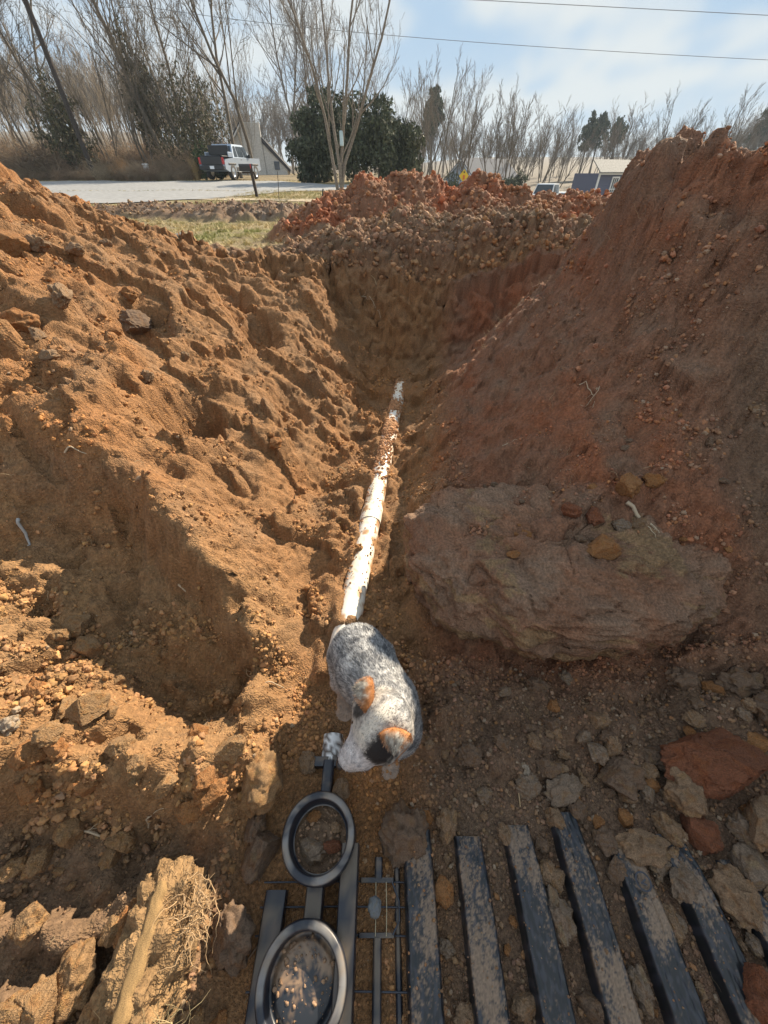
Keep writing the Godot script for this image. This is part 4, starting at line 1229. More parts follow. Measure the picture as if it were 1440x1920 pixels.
func dog_ear(parent: Node3D, at: Vector3, out: Vector3, fwd: Vector3, sd: int) -> void:
	# a short ear that stands up and tips over: a thin cupped sheet, tan at the root, grizzled at the tip
	var up := Vector3(0, 1, 0)
	var side := fwd
	var mb := MB.new()
	var nd := noise(sd, 60.0, 3)
	for layer in 2:
		mb.grid(14, 18, func(u, v2):
			var s: float = (u - 0.5) * 2.0
			var ang: float = -0.35 + 2.35 * pow(v2, 1.25)      # rises, then folds outwards and down
			var mid := Vector3.ZERO
			var steps := 12
			for i in steps:
				var t: float = v2 * (i + 0.5) / steps
				var aa := -0.35 + 2.35 * pow(t, 1.25)
				mid += (up * cos(aa) + out * sin(aa)) * 0.098 * v2 / steps
			var nrm: Vector3 = (out * cos(ang) - up * sin(ang))
			var wd: float = 0.040 * sqrt(maxf(0.0, 1.0 - pow(v2, 3.2))) * (0.9 + 0.2 * (1.0 - v2))
			var cup: float = -0.010 * s * s * (1.0 - v2 * 0.5)
			var th: float = 0.0028 * (1.0 - pow(absf(s), 3.0)) * (1.0 - pow(v2, 4.0)) + 0.0004
			return at + mid + side * s * wd - nrm * (cup + (th if layer == 0 else -th)), layer == 1)
	for i in mb.v.size():
		var p := mb.v[i]
		var lay := 0 if i < mb.v.size() / 2 else 1
		var vv := float((i % (mb.v.size() / 2)) / 15) / 18.0
		# mottle: random ticking of the hairs
		var mottle := nd.get_noise_3dv(p)
		var grizz := Color(.13, .11, .09).lerp(Color(.48, .44, .37), clampf(0.45 + mottle * 1.1, 0, 1))
		var tan_ := Color(.40, .165, .055) * (1.0 + 0.5 * mottle)
		var c := tan_.lerp(grizz, smoothstep(0.50, 0.80, vv + 0.16 * mottle))
		if (i % 15 < 2 or i % 15 > 12): c = c.lerp(tan_, 0.6)
		mb.c[i] = c
	var ear := part(parent, "ear", mb.done(), M.fur)
	# short hairs, so the edge is soft
	var r := RandomNumberGenerator.new()
	r.seed = sd
	var xf := []
	var cl := []
	for i in mb.v.size():
		for j in 5:
			var tip := (out * 0.8 - up * 0.4 + Vector3(r.randfn(), r.randfn(), r.randfn()) * 0.35).normalized()
			var x := mb.n[i].cross(tip)
			if x.length() < 0.05: continue
			x = x.normalized()
			var L := r.randf_range(0.006, 0.011)
			var dir := (tip + mb.n[i] * 0.15).normalized()
			xf.append(Transform3D(Basis(x * 0.0010, dir.cross(x) * L, dir * L), mb.v[i] + Vector3(r.randfn(), r.randfn(), r.randfn()) * 0.0018))
			var t := r.randf_range(0.6, 1.4)
			cl.append(Color(mb.c[i].r * t, mb.c[i].g * t, mb.c[i].b * t))
	many(ear, "hairs", hair_mesh(), M.fur, xf, cl)

func make_dog() -> void:
	var o := thing("puppy", "speckled grey cattle dog puppy standing over the white pipe", "dog")
	var D := DOG
	var B := [   # from, to, radius, radius
		[D.rump, D.mid, .094, .099], [D.mid, D.chest, .099, .090], [D.chest, D.neck, .090, .076], [D.chest, D.bib, .088, .076], [D.neck, D.skull, .070, .056], [D.bib, D.neck, .07, .07],
		[D.skull, D.brow, .067, .056], [D.brow, D.muzzle, .046, .036], [D.muzzle, D.nose, .036, .027], [D.skull + Vector3(.03, -.02, .02), D.brow + Vector3(.028, -.022, .02), .045, .035], [D.skull + Vector3(-.045, -.012, -.03), D.brow + Vector3(-.03, -.015, -.024), .042, .032],
		[D.muzzle + Vector3(.012, -.022, .010), D.nose + Vector3(.012, -.016, .004), .026, .018],
		# hind legs
		[Vector3(-.135, .21, -.60), Vector3(-.148, .125, -.555), .062, .036], [Vector3(-.148, .125, -.555), Vector3(-.150, .085, -.570), .034, .022], [Vector3(-.150, .085, -.570), Vector3(-.148, .032, -.525), .020, .016], [Vector3(-.148, .022, -.525), Vector3(-.140, .018, -.490), .019, .021],
		[Vector3(-.02, .21, -.60), Vector3(.0, .125, -.555), .060, .036], [Vector3(.0, .125, -.555), Vector3(.005, .085, -.585), .034, .023], [Vector3(.005, .085, -.585), Vector3(.008, .026, -.56), .022, .019], [Vector3(.008, .024, -.56), Vector3(.012, .020, -.525), .021, .022],
		# front legs
		[Vector3(.045, .235, -.40), Vector3(.052, .14, -.385), .052, .033], [Vector3(.056, .14, -.375), Vector3(.024, .03, -.352), .026, .018], [Vector3(.024, .024, -.350), Vector3(.014, .020, -.322), .022, .024],
		[Vector3(-.03, .235, -.42), Vector3(-.040, .14, -.420), .048, .032], [Vector3(-.040, .14, -.420), Vector3(-.040, .03, -.40), .028, .021], [Vector3(-.040, .026, -.40), Vector3(-.046, .018, -.37), .022, .022],
		# tail
		[Vector3(-.095, .22, -.685), Vector3(-.095, .15, -.725), .022, .018], [Vector3(-.095, .15, -.725), Vector3(-.09, .07, -.74), .018, .010]]
	# toes
	for paw in [[Vector3(-.138, .020, -.488), Vector3(.3, 0, 1)], [Vector3(.014, .018, -.322), Vector3(-.3, 0, 1)], [Vector3(-.046, .018, -.37), Vector3(-.3, 0, 1)], [Vector3(.012, .020, -.525), Vector3(.2, 0, 1)]]:
		var d: Vector3 = paw[1].normalized()
		var sd := Vector3(d.z, 0, -d.x)
		for t in 4:
			var e: Vector3 = paw[0] + sd * (t - 1.5) * 0.0145
			B.append([e + Vector3(0, -.003, 0), e + d * (0.020 if t in [1, 2] else 0.013) + Vector3(0, -.009, 0), .0115, .0105])
	var lo := Vector3(-.26, -.012, -.84)
	var cell := 0.0062
	var N := Vector3i(72, 84, 102)
	var fld := PackedFloat32Array()
	fld.resize(N.x * N.y * N.z)
	for b in B:
		var a0: Vector3 = b[0]
		var a1: Vector3 = b[1]
		var r0: float = b[2]
		var r1: float = b[3]
		var pad := maxf(r0, r1) + 0.06
		var mn := Vector3i(((a0.min(a1) - Vector3.ONE * pad - lo) / cell).floor()).clamp(Vector3i.ZERO, N - Vector3i.ONE)
		var mx := Vector3i(((a0.max(a1) + Vector3.ONE * pad - lo) / cell).ceil()).clamp(Vector3i.ZERO, N - Vector3i.ONE)
		var ab := a1 - a0
		var l2 := maxf(ab.length_squared(), 1e-8)
		for z in range(mn.z, mx.z + 1):
			for y in range(mn.y, mx.y + 1):
				var row := (z * N.y + y) * N.x
				for x in range(mn.x, mx.x + 1):
					var p := lo + Vector3(x, y, z) * cell
					var t := clampf((p - a0).dot(ab) / l2, 0, 1)
					var d := p.distance_to(a0 + ab * t) - lerpf(r0, r1, t)
					if d < 0.04: fld[row + x] += exp(-d / 0.0075)
	# sum of exponentials = 1 is the surface (bones near one another melt together)
	var vid := PackedInt32Array()
	vid.resize(N.x * N.y * N.z)
	vid.fill(-1)
	var mb := MB.new()
	var co := [0, 1, N.x, N.x + 1, N.x * N.y, N.x * N.y + 1, N.x * N.y + N.x, N.x * N.y + N.x + 1]
	var off := [Vector3(0, 0, 0), Vector3(1, 0, 0), Vector3(0, 1, 0), Vector3(1, 1, 0), Vector3(0, 0, 1), Vector3(1, 0, 1), Vector3(0, 1, 1), Vector3(1, 1, 1)]
	var edges := [[0, 1], [2, 3], [4, 5], [6, 7], [0, 2], [1, 3], [4, 6], [5, 7], [0, 4], [1, 5], [2, 6], [3, 7]]
	for z in N.z - 1:
		for y in N.y - 1:
			var row := (z * N.y + y) * N.x
			for x in N.x - 1:
				var k := row + x
				var inside := 0
				for m in 8:
					if fld[k + co[m]] > 1.0: inside += 1
				if inside == 0 or inside == 8: continue
				var sum := Vector3.ZERO
				var cnt := 0
				for e in edges:
					var va := log(maxf(fld[k + co[e[0]]], 1e-4))
					var vb := log(maxf(fld[k + co[e[1]]], 1e-4))
					if (va > 0) != (vb > 0):
						sum += off[e[0]].lerp(off[e[1]], va / (va - vb))
						cnt += 1
				vid[k] = mb.v.size()
				mb.v.append(lo + (Vector3(x, y, z) + sum / cnt) * cell)
				mb.n.append(Vector3.ZERO)
	var st := [1, N.x, N.x * N.y]
	for z in range(1, N.z - 1):
		for y in range(1, N.y - 1):
			var row := (z * N.y + y) * N.x
			for x in range(1, N.x - 1):
				var k := row + x
				var s0 := fld[k] > 1.0
				for ax in 3:
					if (fld[k + st[ax]] > 1.0) == s0: continue
					var u: int = st[(ax + 1) % 3]
					var w: int = st[(ax + 2) % 3]
					var q := [vid[k], vid[k - u], vid[k - u - w], vid[k - w]]
					if q.min() < 0: continue
					if not s0: q.reverse()
					# clockwise from outside
					for t in [[0, 2, 1], [0, 3, 2]]:
						for m in t: mb.ix.append(q[m])
						var fn: Vector3 = (mb.v[q[t[2]]] - mb.v[q[t[0]]]).cross(mb.v[q[t[1]]] - mb.v[q[t[0]]])
						for m in t: mb.n[q[m]] += fn
	for i in mb.v.size():
		mb.n[i] = mb.n[i].normalized()
		mb.c.append(dog_color(mb.v[i]))
	part(o, "body", mb.done(), M.fur)
	print("puppy ", mb.v.size())
	# coat: short hairs lying back along the body
	var xf := []
	var cl := []
	var r := RandomNumberGenerator.new()
	r.seed = 31
	var headfl := Vector3(D.skull - D.nose).normalized()
	var bodyfl := Vector3(D.rump - D.chest).normalized()
	for i in mb.v.size():
		var p0 := mb.v[i]
		var nn := mb.n[i]
		if p0.y < 0.03: continue
		var hd := 1.0 - smoothstep(.10, .15, p0.distance_to(D.brow))
		var fl := bodyfl.lerp(headfl, hd)
		if p0.y < 0.2: fl = fl.lerp(Vector3(0, -1, 0.0), 0.7)
		fl = (fl - nn * fl.dot(nn))
		if fl.length() < 0.05: continue
		fl = fl.normalized()
		for hair_no in 5:
			var p := p0 + Vector3(r.randfn(), r.randfn(), r.randfn()) * 0.0028
			p -= nn * (p - p0).dot(nn) + nn * 0.0012
			var dir := (fl + nn * r.randf_range(0.1, 0.4) + Vector3(r.randfn(), r.randfn(), r.randfn()) * 0.16).normalized()
			var L := r.randf_range(0.007, 0.014) * (0.6 if hd > 0.5 else 1.05)
			var x := nn.cross(dir).normalized()
			var y := dir.cross(x)
			xf.append(Transform3D(Basis(x * r.randf_range(0.0009, 0.0018), y * L, dir * L), p))
			var c := dog_color(p0 + (p - p0) * 2.0)
			var t := r.randf_range(0.75, 1.3)
			if c.b > 0.06 and p0.y > 0.15:
				var fleck := r.randf()
				if fleck < 0.25: t *= 0.35
				elif fleck > 0.75: t *= 1.5
			cl.append(Color(c.r * t, c.g * t, c.b * t))
	many(o, "coat", hair_mesh(), M.fur, xf, cl)
	# head details
	var fw := headfl * -1.0
	var sd := fw.cross(Vector3.UP).normalized()
	var up := sd.cross(fw)
	var S: Vector3 = D.skull
	dog_ear(o, S + sd * 0.050 + up * 0.028 - fw * 0.010, (sd * 0.75 + fw * 0.65).normalized(), (fw * 0.75 - sd * 0.65).normalized(), 511)
	dog_ear(o, S - sd * 0.046 + up * 0.026 - fw * 0.010, (-sd * 0.75 + fw * 0.65).normalized(), (fw * 0.75 + sd * 0.65).normalized(), 512)
	for s in [1.0, -1.0]:
		var e := MB.new()
		e.lathe([[0.0, -.0075], [.005, -.0055], [.0075, 0], [.005, .0055], [0.0, .0075]], 16)
		part(o, "eye", e.done(), mat(lin(.012, .009, .008), 0.08), S + fw * 0.058 + sd * s * 0.043 + up * 0.027)
	var nb := MB.new()
	nb.lathe([[0.0, -.010], [.008, -.007], [.0125, 0], [.009, .006], [0.0, .0085]], 18)
	part(o, "nose", nb.done(), mat(lin(.03, .027, .028), 0.35), D.nose + fw * 0.022 + up * 0.010)
	var wh := MB.new()
	for k in 14:
		var s := 1.0 if k % 2 == 0 else -1.0
		var e := strand(r, D.nose + sd * s * 0.018 - fw * r.randf() * 0.02 - up * r.randf() * 0.01, sd * s + fw * r.randf_range(-0.2, 0.6) + up * r.randfn() * 0.3, r.randf_range(.02, .04), .0004, .1, 5)
		wh.tube(e[0], e[1], 3, false)
	part(o, "whiskers", wh.done(), mat(lin(.6, .58, .55), 0.6))

# ---------------------------------------------------------------- the street, trees and houses beyond
func limb(mb: MB, r: RandomNumberGenerator, a: Vector3, dir: Vector3, length: float, rad: float, level: int, spec: Dictionary, twig: MB) -> void:
	var segs := 6 if level == 0 else (4 if level < 3 else 3)
	var p := [a]
	var w := [rad]
	var d := dir.normalized()
	var last: float = rad * (0.30 if level == 0 else 0.22)
	for k in segs:
		d = (d + Vector3(r.randfn(), r.randfn() * 0.5, r.randfn()) * spec.wobble + Vector3(0, spec.rise, 0) * (0.35 if level > 0 else 0.1)).normalized()
		a += d * length / segs
		p.append(a)
		w.append(lerpf(rad, last, float(k + 1) / segs))
	var target := mb if level == 0 else twig
	target.tube(p, w, 7 if level == 0 else (5 if level == 1 else 3), false)
	if level >= spec.kids.size(): return
	var n: int = spec.kids[level]
	for k in n:
		var t: float = lerpf(spec.from if level == 0 else 0.25, 1.0, (k + r.randf()) / n)
		var i := clampi(int(t * segs), 0, segs - 1)
		var q: Vector3 = p[i].lerp(p[i + 1], t * segs - i)
		var along: Vector3 = (p[i + 1] - p[i]).normalized()
		var side := along.cross(Vector3(r.randfn(), r.randfn(), r.randfn())).normalized()
		var sp: float = spec.spread * r.randf_range(0.7, 1.3)
		var ln: float = length * spec.ratio * r.randf_range(0.65, 1.15) * (1.15 - 0.5 * t if level == 0 else 1.0)
		limb(mb, r, q, along * cos(sp) + side * sin(sp), ln, maxf(lerpf(rad, last, t) * 0.55, spec.thin), level + 1, spec, twig)

func bare_tree(sd: int, height: float, rad: float, spec: Dictionary) -> Array:
	var r := RandomNumberGenerator.new()
	r.seed = sd
	var s := {"kids": [12, 6, 4, 3], "spread": 0.62, "ratio": 0.42, "wobble": 0.10, "rise": 0.25, "from": 0.28, "thin": 0.011, "stems": 1, "splay": 0.0}
	s.merge(spec, true)
	var trunk := MB.new()
	var twig := MB.new()
	for k in s.stems:
		var a: float = TAU * k / s.stems + 0.7
		var out: Vector3 = Vector3(cos(a), 0, sin(a)) * s.splay * r.randf_range(0.6, 1.2)
		limb(trunk, r, Vector3(cos(a), 0, sin(a)) * (rad * 0.8 if s.stems > 1 else 0.0) + Vector3(0, -0.15, 0), Vector3.UP + out + Vector3(s.get("lean", 0.0), 0, 0), height * (1.0 if s.stems == 1 else r.randf_range(0.8, 1.0)), rad, 0, s, twig)
	return [trunk.done(), twig.done()]

func leafy(sd: int, rx: float, ry: float, n: int, leaf: float, cols: Array, cone := 0.0) -> ArrayMesh:
	# leaf clumps spread through an uneven crown, with gaps
	var r := RandomNumberGenerator.new()
	r.seed = sd
	var nn := noise(sd, 0.55 / rx, 3)
	var mb := MB.new()
	var got := 0
	while got < n:
		var d := Vector3(r.randfn(), r.randfn(), r.randfn()).normalized() * pow(r.randf(), 0.42)
		var wide := 1.0 - cone * smoothstep(-0.9, 1.0, d.y)
		var p := Vector3(d.x * rx * wide, d.y * ry, d.z * rx * wide)
		var edge := 0.72 + 0.9 * nn.get_noise_3dv(p * 2.0)
		if d.length() > edge: continue
		if nn.get_noise_3dv(p * 5.0 + Vector3(9, 0, 0)) < -0.22: continue
		got += 1
		var t := r.randf_range(0.65, 1.4)
		var c: Color = cols[r.randi() % cols.size()]
		mb.col = Color(c.r * t, c.g * t, c.b * t)
		var b := spin(r)
		var s := leaf * r.randf_range(0.6, 1.3)
		mb.tri(p + b * Vector3(-s * 0.35, 0, 0), p + b * Vector3(s * 0.35, 0.1 * s, 0), p + b * Vector3(0, s, 0.2 * s))
		mb.tri(p + b * Vector3(-s * 0.2, 0, s * 0.3), p + b * Vector3(s * 0.5, 0, -s * 0.2), p + b * Vector3(s * 0.1, -s * 0.8, 0))
	return mb.done()

func ground_at(x: float, f: float) -> Vector3: return W(x, base_height(x, f), f)

func plant_tree(kind: Array, x: float, f: float, sc: float, turn: float, label: String, group: String, m := "bark", called := "bare_tree", tilt := 0.0) -> Node3D:
	var o := thing(called, label, "tree", ground_at(x, f), group, turn)
	o.scale = Vector3.ONE * sc
	o.rotation.z = tilt
	part(o, "trunk", kind[0], M[m])
	part(o, "crown", kind[1], M[m if kind.size() < 3 else kind[2]])
	return o

func bx(parent: Node, called: String, m: Material, at: Vector3, s: Vector3, bev := 0.01) -> MeshInstance3D:
	return part(parent, called, sm_box(s, bev), m, at)

func prism(poly: Array, z0: float, z1: float) -> ArrayMesh:   # poly in x, y, counter-clockwise; pushed along z
	var mb := MB.new()
	for i in poly.size():
		var a: Vector2 = poly[i]
		var b: Vector2 = poly[(i + 1) % poly.size()]
		mb.quad(Vector3(a.x, a.y, z1), Vector3(a.x, a.y, z0), Vector3(b.x, b.y, z0), Vector3(b.x, b.y, z1))
	var idx := Geometry2D.triangulate_polygon(PackedVector2Array(poly))
	for i in range(0, idx.size(), 3):
		var p := [poly[idx[i]], poly[idx[i + 1]], poly[idx[i + 2]]]
		if (p[1] - p[0]).cross(p[2] - p[0]) > 0: p.reverse()
		mb.tri(Vector3(p[0].x, p[0].y, z1), Vector3(p[1].x, p[1].y, z1), Vector3(p[2].x, p[2].y, z1))
		mb.tri(Vector3(p[2].x, p[2].y, z0), Vector3(p[1].x, p[1].y, z0), Vector3(p[0].x, p[0].y, z0))
	return mb.done()

func make_road() -> void:
	var near := [Vector2(-60, 8), Vector2(-30, 10.5), Vector2(-14, 13), Vector2(-8.6, 15), Vector2(-6.9, 18), Vector2(-6.2, 20.5), Vector2(-5.2, 23.0), Vector2(-3.6, 24.4), Vector2(-2.2, 24.8), Vector2(0, 24.3), Vector2(8, 22.5), Vector2(30, 19)]
	var far := [Vector2(-60, 31), Vector2(-30, 34), Vector2(-20, 34.8), Vector2(-15, 35.1), Vector2(-11, 35.3), Vector2(-8.6, 35.3), Vector2(-6.5, 34), Vector2(-4.4, 31.6), Vector2(-2.9, 30.0), Vector2(-.8, 28.6), Vector2(8, 26), Vector2(30, 22.5)]
	var mb := MB.new()
	var n := near.size() - 1
	mb.grid(n * 10, 22, func(u, v2):
		var k: float = u * n
		var i := mini(int(k), n - 1)
		var a: Vector2 = near[i].lerp(near[i + 1], k - i)
		var b: Vector2 = far[i].lerp(far[i + 1], k - i)
		var p := a.lerp(b, v2)
		return W(p.x, yard(p.x, p.y) + 0.025, p.y))
	var o := single("road", mb.done(), M.road, "", "")
	meta(o, "pale grey asphalt street curving past the yard", "", "", "structure")
	# bare drive between lawn and street
	var dv := MB.new()
	dv.grid(40, 10, func(u, v2):
		var x := lerpf(-7.4, 1.5, u)
		var f0 := lerpf(17.6, 15.0, u) + 0.35 * sin(u * 9.0)
		var f := lerpf(f0, f0 + lerpf(2.2, 1.6, u) + 0.2 * sin(u * 13.0), v2)
		return W(x, yard(x, f) + 0.02, f))
	meta(single("path", dv.done(), M.track, "", ""), "bare beige dirt strip between lawn and street", "", "", "structure")

func make_grass() -> void:
	var r := RandomNumberGenerator.new()
	r.seed = 616
	var tuft := MB.new()
	for k in 9:
		var a := r.randf() * TAU
		var p := Vector3(cos(a), 0, sin(a)) * r.randf() * 0.6
		var d := Vector3(r.randfn() * 0.5, 1, r.randfn() * 0.5)
		var s := Vector3(sin(a), 0, -cos(a)) * 0.07
		tuft.tri(p - s, p + s, p + d * r.randf_range(0.5, 1.0))
	var tm := tuft.done()
	var xf := []
	var cl := []
	for k in 46000:
		var f := 4.5 * pow(36.0 / 4.5, pow(r.randf(), 0.85))
		var x := r.randf_range(-0.75, 0.12) * (f + 2.0)
		if f > 14.5 and f < 36 and (f < 24.0 and x < -6.4): continue
		if f > 24.4 and f < 35.2: continue
		var d := disturbed(x, f)
		if r.randf() < d * 1.4: continue
		if f < 9 and n_tint2.get_noise_2d(x, f) > -0.12 and r.randf() < 0.85: continue
		if f > 15.2 and f < 19.4 and r.randf() < 0.75: continue
		var s := r.randf_range(0.02, 0.05) * (1.0 + f * 0.045)
		xf.append(Transform3D(Basis(Vector3.UP, r.randf() * TAU).scaled(Vector3(s * 1.2, s, s * 1.2)), W(x, surface(x, f) - 0.003, f)))
		var g := clampf(0.15 + n_tint.get_noise_2d(x * .5, f * .5) * 1.4 + r.randfn() * 0.2, 0, 1)
		var c := Color(.50, .40, .20).lerp(Color(.27, .28, .08), g)
		var t := r.randf_range(0.75, 1.25)
		cl.append(Color(c.r * t, c.g * t, c.b * t))
	meta(many(self, "grass", tm, M.leaf, xf, cl), "dormant straw and green lawn grass beyond the trench", "grass")

func wheel(parent: Node3D, at: Vector3, rad: float, wide: float) -> void:
	var t := MB.new()
	var b := Basis(Vector3.FORWARD, PI / 2)
	t.lathe([[rad * .6, -wide * .5], [rad * .92, -wide * .5], [rad, -wide * .38], [rad, wide * .38], [rad * .92, wide * .5], [rad * .6, wide * .5]], 28, Vector3.ZERO, b)
	var w := part(parent, "wheel", t.done(), M.rubber, at)
	for s in [-1.0, 1.0]:
		var h := MB.new()
		h.lathe([[0.0, s * wide * .36], [rad * .18, s * wide * .40], [rad * .2, s * wide * .32], [rad * .52, s * wide * .34], [rad * .61, s * wide * .48]], 20, Vector3.ZERO, b)
		part(w, "rim", h.done(), M.chrome)

func make_truck() -> void:
	# nose along -z
	var o := thing("pickup_truck", "blue grey crew cab pickup truck with black tailgate parked on the verge", "truck", ground_at(-11.25, 37.4) + Vector3(0, 0.02, 0), "", deg_to_rad(-11))
	var prof := [Vector2(-2.75, .55), Vector2(-2.72, .95), Vector2(-2.55, 1.05), Vector2(-1.45, 1.14), Vector2(2.78, 1.18), Vector2(2.8, .52), Vector2(2.2, .42), Vector2(-2.3, .42)]
	var side := func(p: Array, w0: float, w1: float) -> ArrayMesh: return prism(p.map(func(q): return Vector2(-q.x, q.y)), w0, w1)
	var body := part(o, "body", side.call(prof, -.96, .96), M.truck_paint)
	body.rotation.y = -PI / 2
	var cab := MB.new()
	var lo4 := [Vector3(-.92, 1.12, 1.35), Vector3(.92, 1.12, 1.35), Vector3(.92, 1.12, -1.45), Vector3(-.92, 1.12, -1.45)]
	var hi4 := [Vector3(-.74, 1.84, .95), Vector3(.74, 1.84, .95), Vector3(.74, 1.84, -.62), Vector3(-.74, 1.84, -.62)]
	cab.hexa(lo4 + hi4)
	part(o, "cab", cab.done(), M.truck_paint)
	for s in [-1.0, 1.0]:
		for q in [[1.12, .62, .16], [.5, -.30, .02], [-.38, -1.02, -.45]]:
			var g := MB.new()
			var xa: float = .905 * s
			var xb: float = .775 * s
			var a := Vector3(xa, 1.19, q[0])
			var b := Vector3(xa, 1.19, q[1])
			var c := Vector3(xb, 1.74, lerpf(q[1], -.55, .25) if q[1] < -0.5 else q[1])
			var d := Vector3(xb, 1.74, minf(q[0], .86))
			var e := Vector3(.012 * s, 0.003, 0)
			if s > 0: g.quad(a + e, d + e, c + e, b + e)
			else: g.quad(b + e, c + e, d + e, a + e)
			part(o, "side_window", g.done(), M.car_glass)
		var f := bx(o, "fender_flare", M.dark_trim, Vector3(.965 * s, .82, 1.72), Vector3(.06, .10, 1.05), .02)
		f = bx(o, "fender_flare", M.dark_trim, Vector3(.965 * s, .82, -1.85), Vector3(.06, .10, 1.05), .02)
		bx(o, "side_step", M.dark_trim, Vector3(.97 * s, .40, -.05), Vector3(.12, .06, 2.4), .02)
		bx(o, "sill_cladding", M.dark_trim, Vector3(.966 * s, .56, -.05), Vector3(.03, .22, 2.5), .01)
		bx(o, "tail_light", M.tail_light, Vector3(.86 * s, .96, 2.79), Vector3(.16, .36, .06), .02)
		bx(o, "headlight", M.car_glass, Vector3(.72 * s, .88, -2.72), Vector3(.4, .18, .08), .02)
		bx(o, "mirror", M.dark_trim, Vector3(1.02 * s, 1.26, -.98), Vector3(.2, .2, .12), .03)
		bx(o, "door_handle", M.dark_trim, Vector3(.965 * s, 1.06, .25), Vector3(.02, .04, .2), .008)
		bx(o, "sail_panel", M.truck_paint, Vector3(.86 * s, 1.30, 1.62), Vector3(.07, .26, .6), .03)
		wheel(o, Vector3(.84 * s, .41, 1.72), .41, .28)
		wheel(o, Vector3(.84 * s, .41, -1.85), .41, .28)
	bx(o, "tailgate", M.dark_trim, Vector3(0, .96, 2.80), Vector3(1.5, .42, .05), .02)
	bx(o, "rear_bumper", M.dark_trim, Vector3(0, .62, 2.86), Vector3(1.84, .24, .18), .04)
	bx(o, "licence_plate", M.white_paint, Vector3(.05, .63, 2.955), Vector3(.32, .16, .01), .003)
	bx(o, "front_bumper", M.dark_trim, Vector3(0, .58, -2.80), Vector3(1.86, .26, .16), .04)
	bx(o, "bed_cover", M.dark_trim, Vector3(0, 1.20, 2.0), Vector3(1.7, .05, 1.5), .02)
	var rw := MB.new()
	rw.quad(Vector3(-.8, 1.26, 1.30), Vector3(-.66, 1.75, 1.02), Vector3(.66, 1.75, 1.02), Vector3(.8, 1.26, 1.30))
	part(o, "rear_window", rw.done(), M.car_glass)
	var ws := MB.new()
	ws.quad(Vector3(.82, 1.2, -1.38), Vector3(.68, 1.77, -.70), Vector3(-.68, 1.77, -.70), Vector3(-.82, 1.2, -1.38))
	part(o, "windscreen", ws.done(), M.car_glass)
	bx(o, "bed_rack", M.dark_trim, Vector3(0, 1.52, 1.55), Vector3(1.5, .5, .06), .02)

func make_car(called: String, label: String, category: String, at: Vector3, turn: float, L: float, wd: float, hgt: float) -> void:
	var o := thing(called, label, category, at, "", turn)
	var p := [Vector2(-L * .5, .35), Vector2(-L * .5, hgt * .5), Vector2(-L * .44, hgt * .56), Vector2(-L * .22, hgt * .6), Vector2(L * .5, hgt * .6), Vector2(L * .5, .35)]
	var b := part(o, "body", prism(p.map(func(q): return Vector2(-q.x, q.y)), -wd * .5, wd * .5), M.white_paint)
	b.rotation.y = -PI / 2
	var c := MB.new()
	var h6 := hgt * .595
	c.hexa([Vector3(-wd * .48, h6, L * .47), Vector3(wd * .48, h6, L * .47), Vector3(wd * .48, h6, -L * .22), Vector3(-wd * .48, h6, -L * .22), Vector3(-wd * .40, hgt, L * .40), Vector3(wd * .40, hgt, L * .40), Vector3(wd * .40, hgt, -L * .08), Vector3(-wd * .40, hgt, -L * .08)])
	part(o, "cab", c.done(), M.white_paint)
	var ws := MB.new()
	ws.quad(Vector3(wd * .44, h6 + .04, -L * .213), Vector3(wd * .38, hgt - .07, -L * .098), Vector3(-wd * .38, hgt - .07, -L * .098), Vector3(-wd * .44, h6 + .04, -L * .213))
	for i in ws.v.size(): ws.v[i].z -= 0.012
	part(o, "windscreen", ws.done(), M.car_glass)
	for s in [-1.0, 1.0]:
		var g := MB.new()
		var q := [Vector3(wd * .477 * s, h6 + .05, L * .40), Vector3(wd * .413 * s, hgt - .09, L * .36), Vector3(wd * .413 * s, hgt - .09, -L * .06), Vector3(wd * .477 * s, h6 + .05, -L * .16)]
		if s < 0: q.reverse()
		for k in 4: q[k].x += 0.012 * s
		g.quad(q[0], q[1], q[2], q[3])
		part(o, "side_window", g.done(), M.car_glass)
		bx(o, "headlight", M.chrome, Vector3(wd * .36 * s, hgt * .45, -L * .5), Vector3(wd * .18, .14, .06), .02)
		wheel(o, Vector3(wd * .43 * s, .36, L * .3), .36, .22)
		wheel(o, Vector3(wd * .43 * s, .36, -L * .3), .36, .22)
	bx(o, "grille", M.dark_trim, Vector3(0, hgt * .42, -L * .5), Vector3(wd * .5, .16, .05), .01)
	bx(o, "bumper", M.dark_trim, Vector3(0, .42, -L * .5 - .03), Vector3(wd * .95, .2, .12), .03)

func window(parent: Node3D, at: Vector3, w: float, h: float, turn := 0.0, bars := 1) -> void:
	var g := bx(parent, "window", M.window_glass, at, Vector3(w, h, .05), .004)
	g.rotation.y = turn
	for q in [[Vector3(0, h * .5 + .04, .02), Vector3(w + .16, .09, .08)], [Vector3(0, -h * .5 - .04, .02), Vector3(w + .16, .09, .1)], [Vector3(w * .5 + .04, 0, .02), Vector3(.09, h + .16, .075)], [Vector3(-w * .5 - .04, 0, .02), Vector3(.09, h + .16, .075)], [Vector3(0, 0, .02), Vector3(w, .05, .06)]]:
		bx(g, "frame", M.white_trim, q[0], q[1], .006)
	for k in bars: bx(g, "glazing_bar", M.white_trim, Vector3(w * (float(k + 1) / (bars + 1) - .5), 0, .02), Vector3(.035, h, .055), .004)

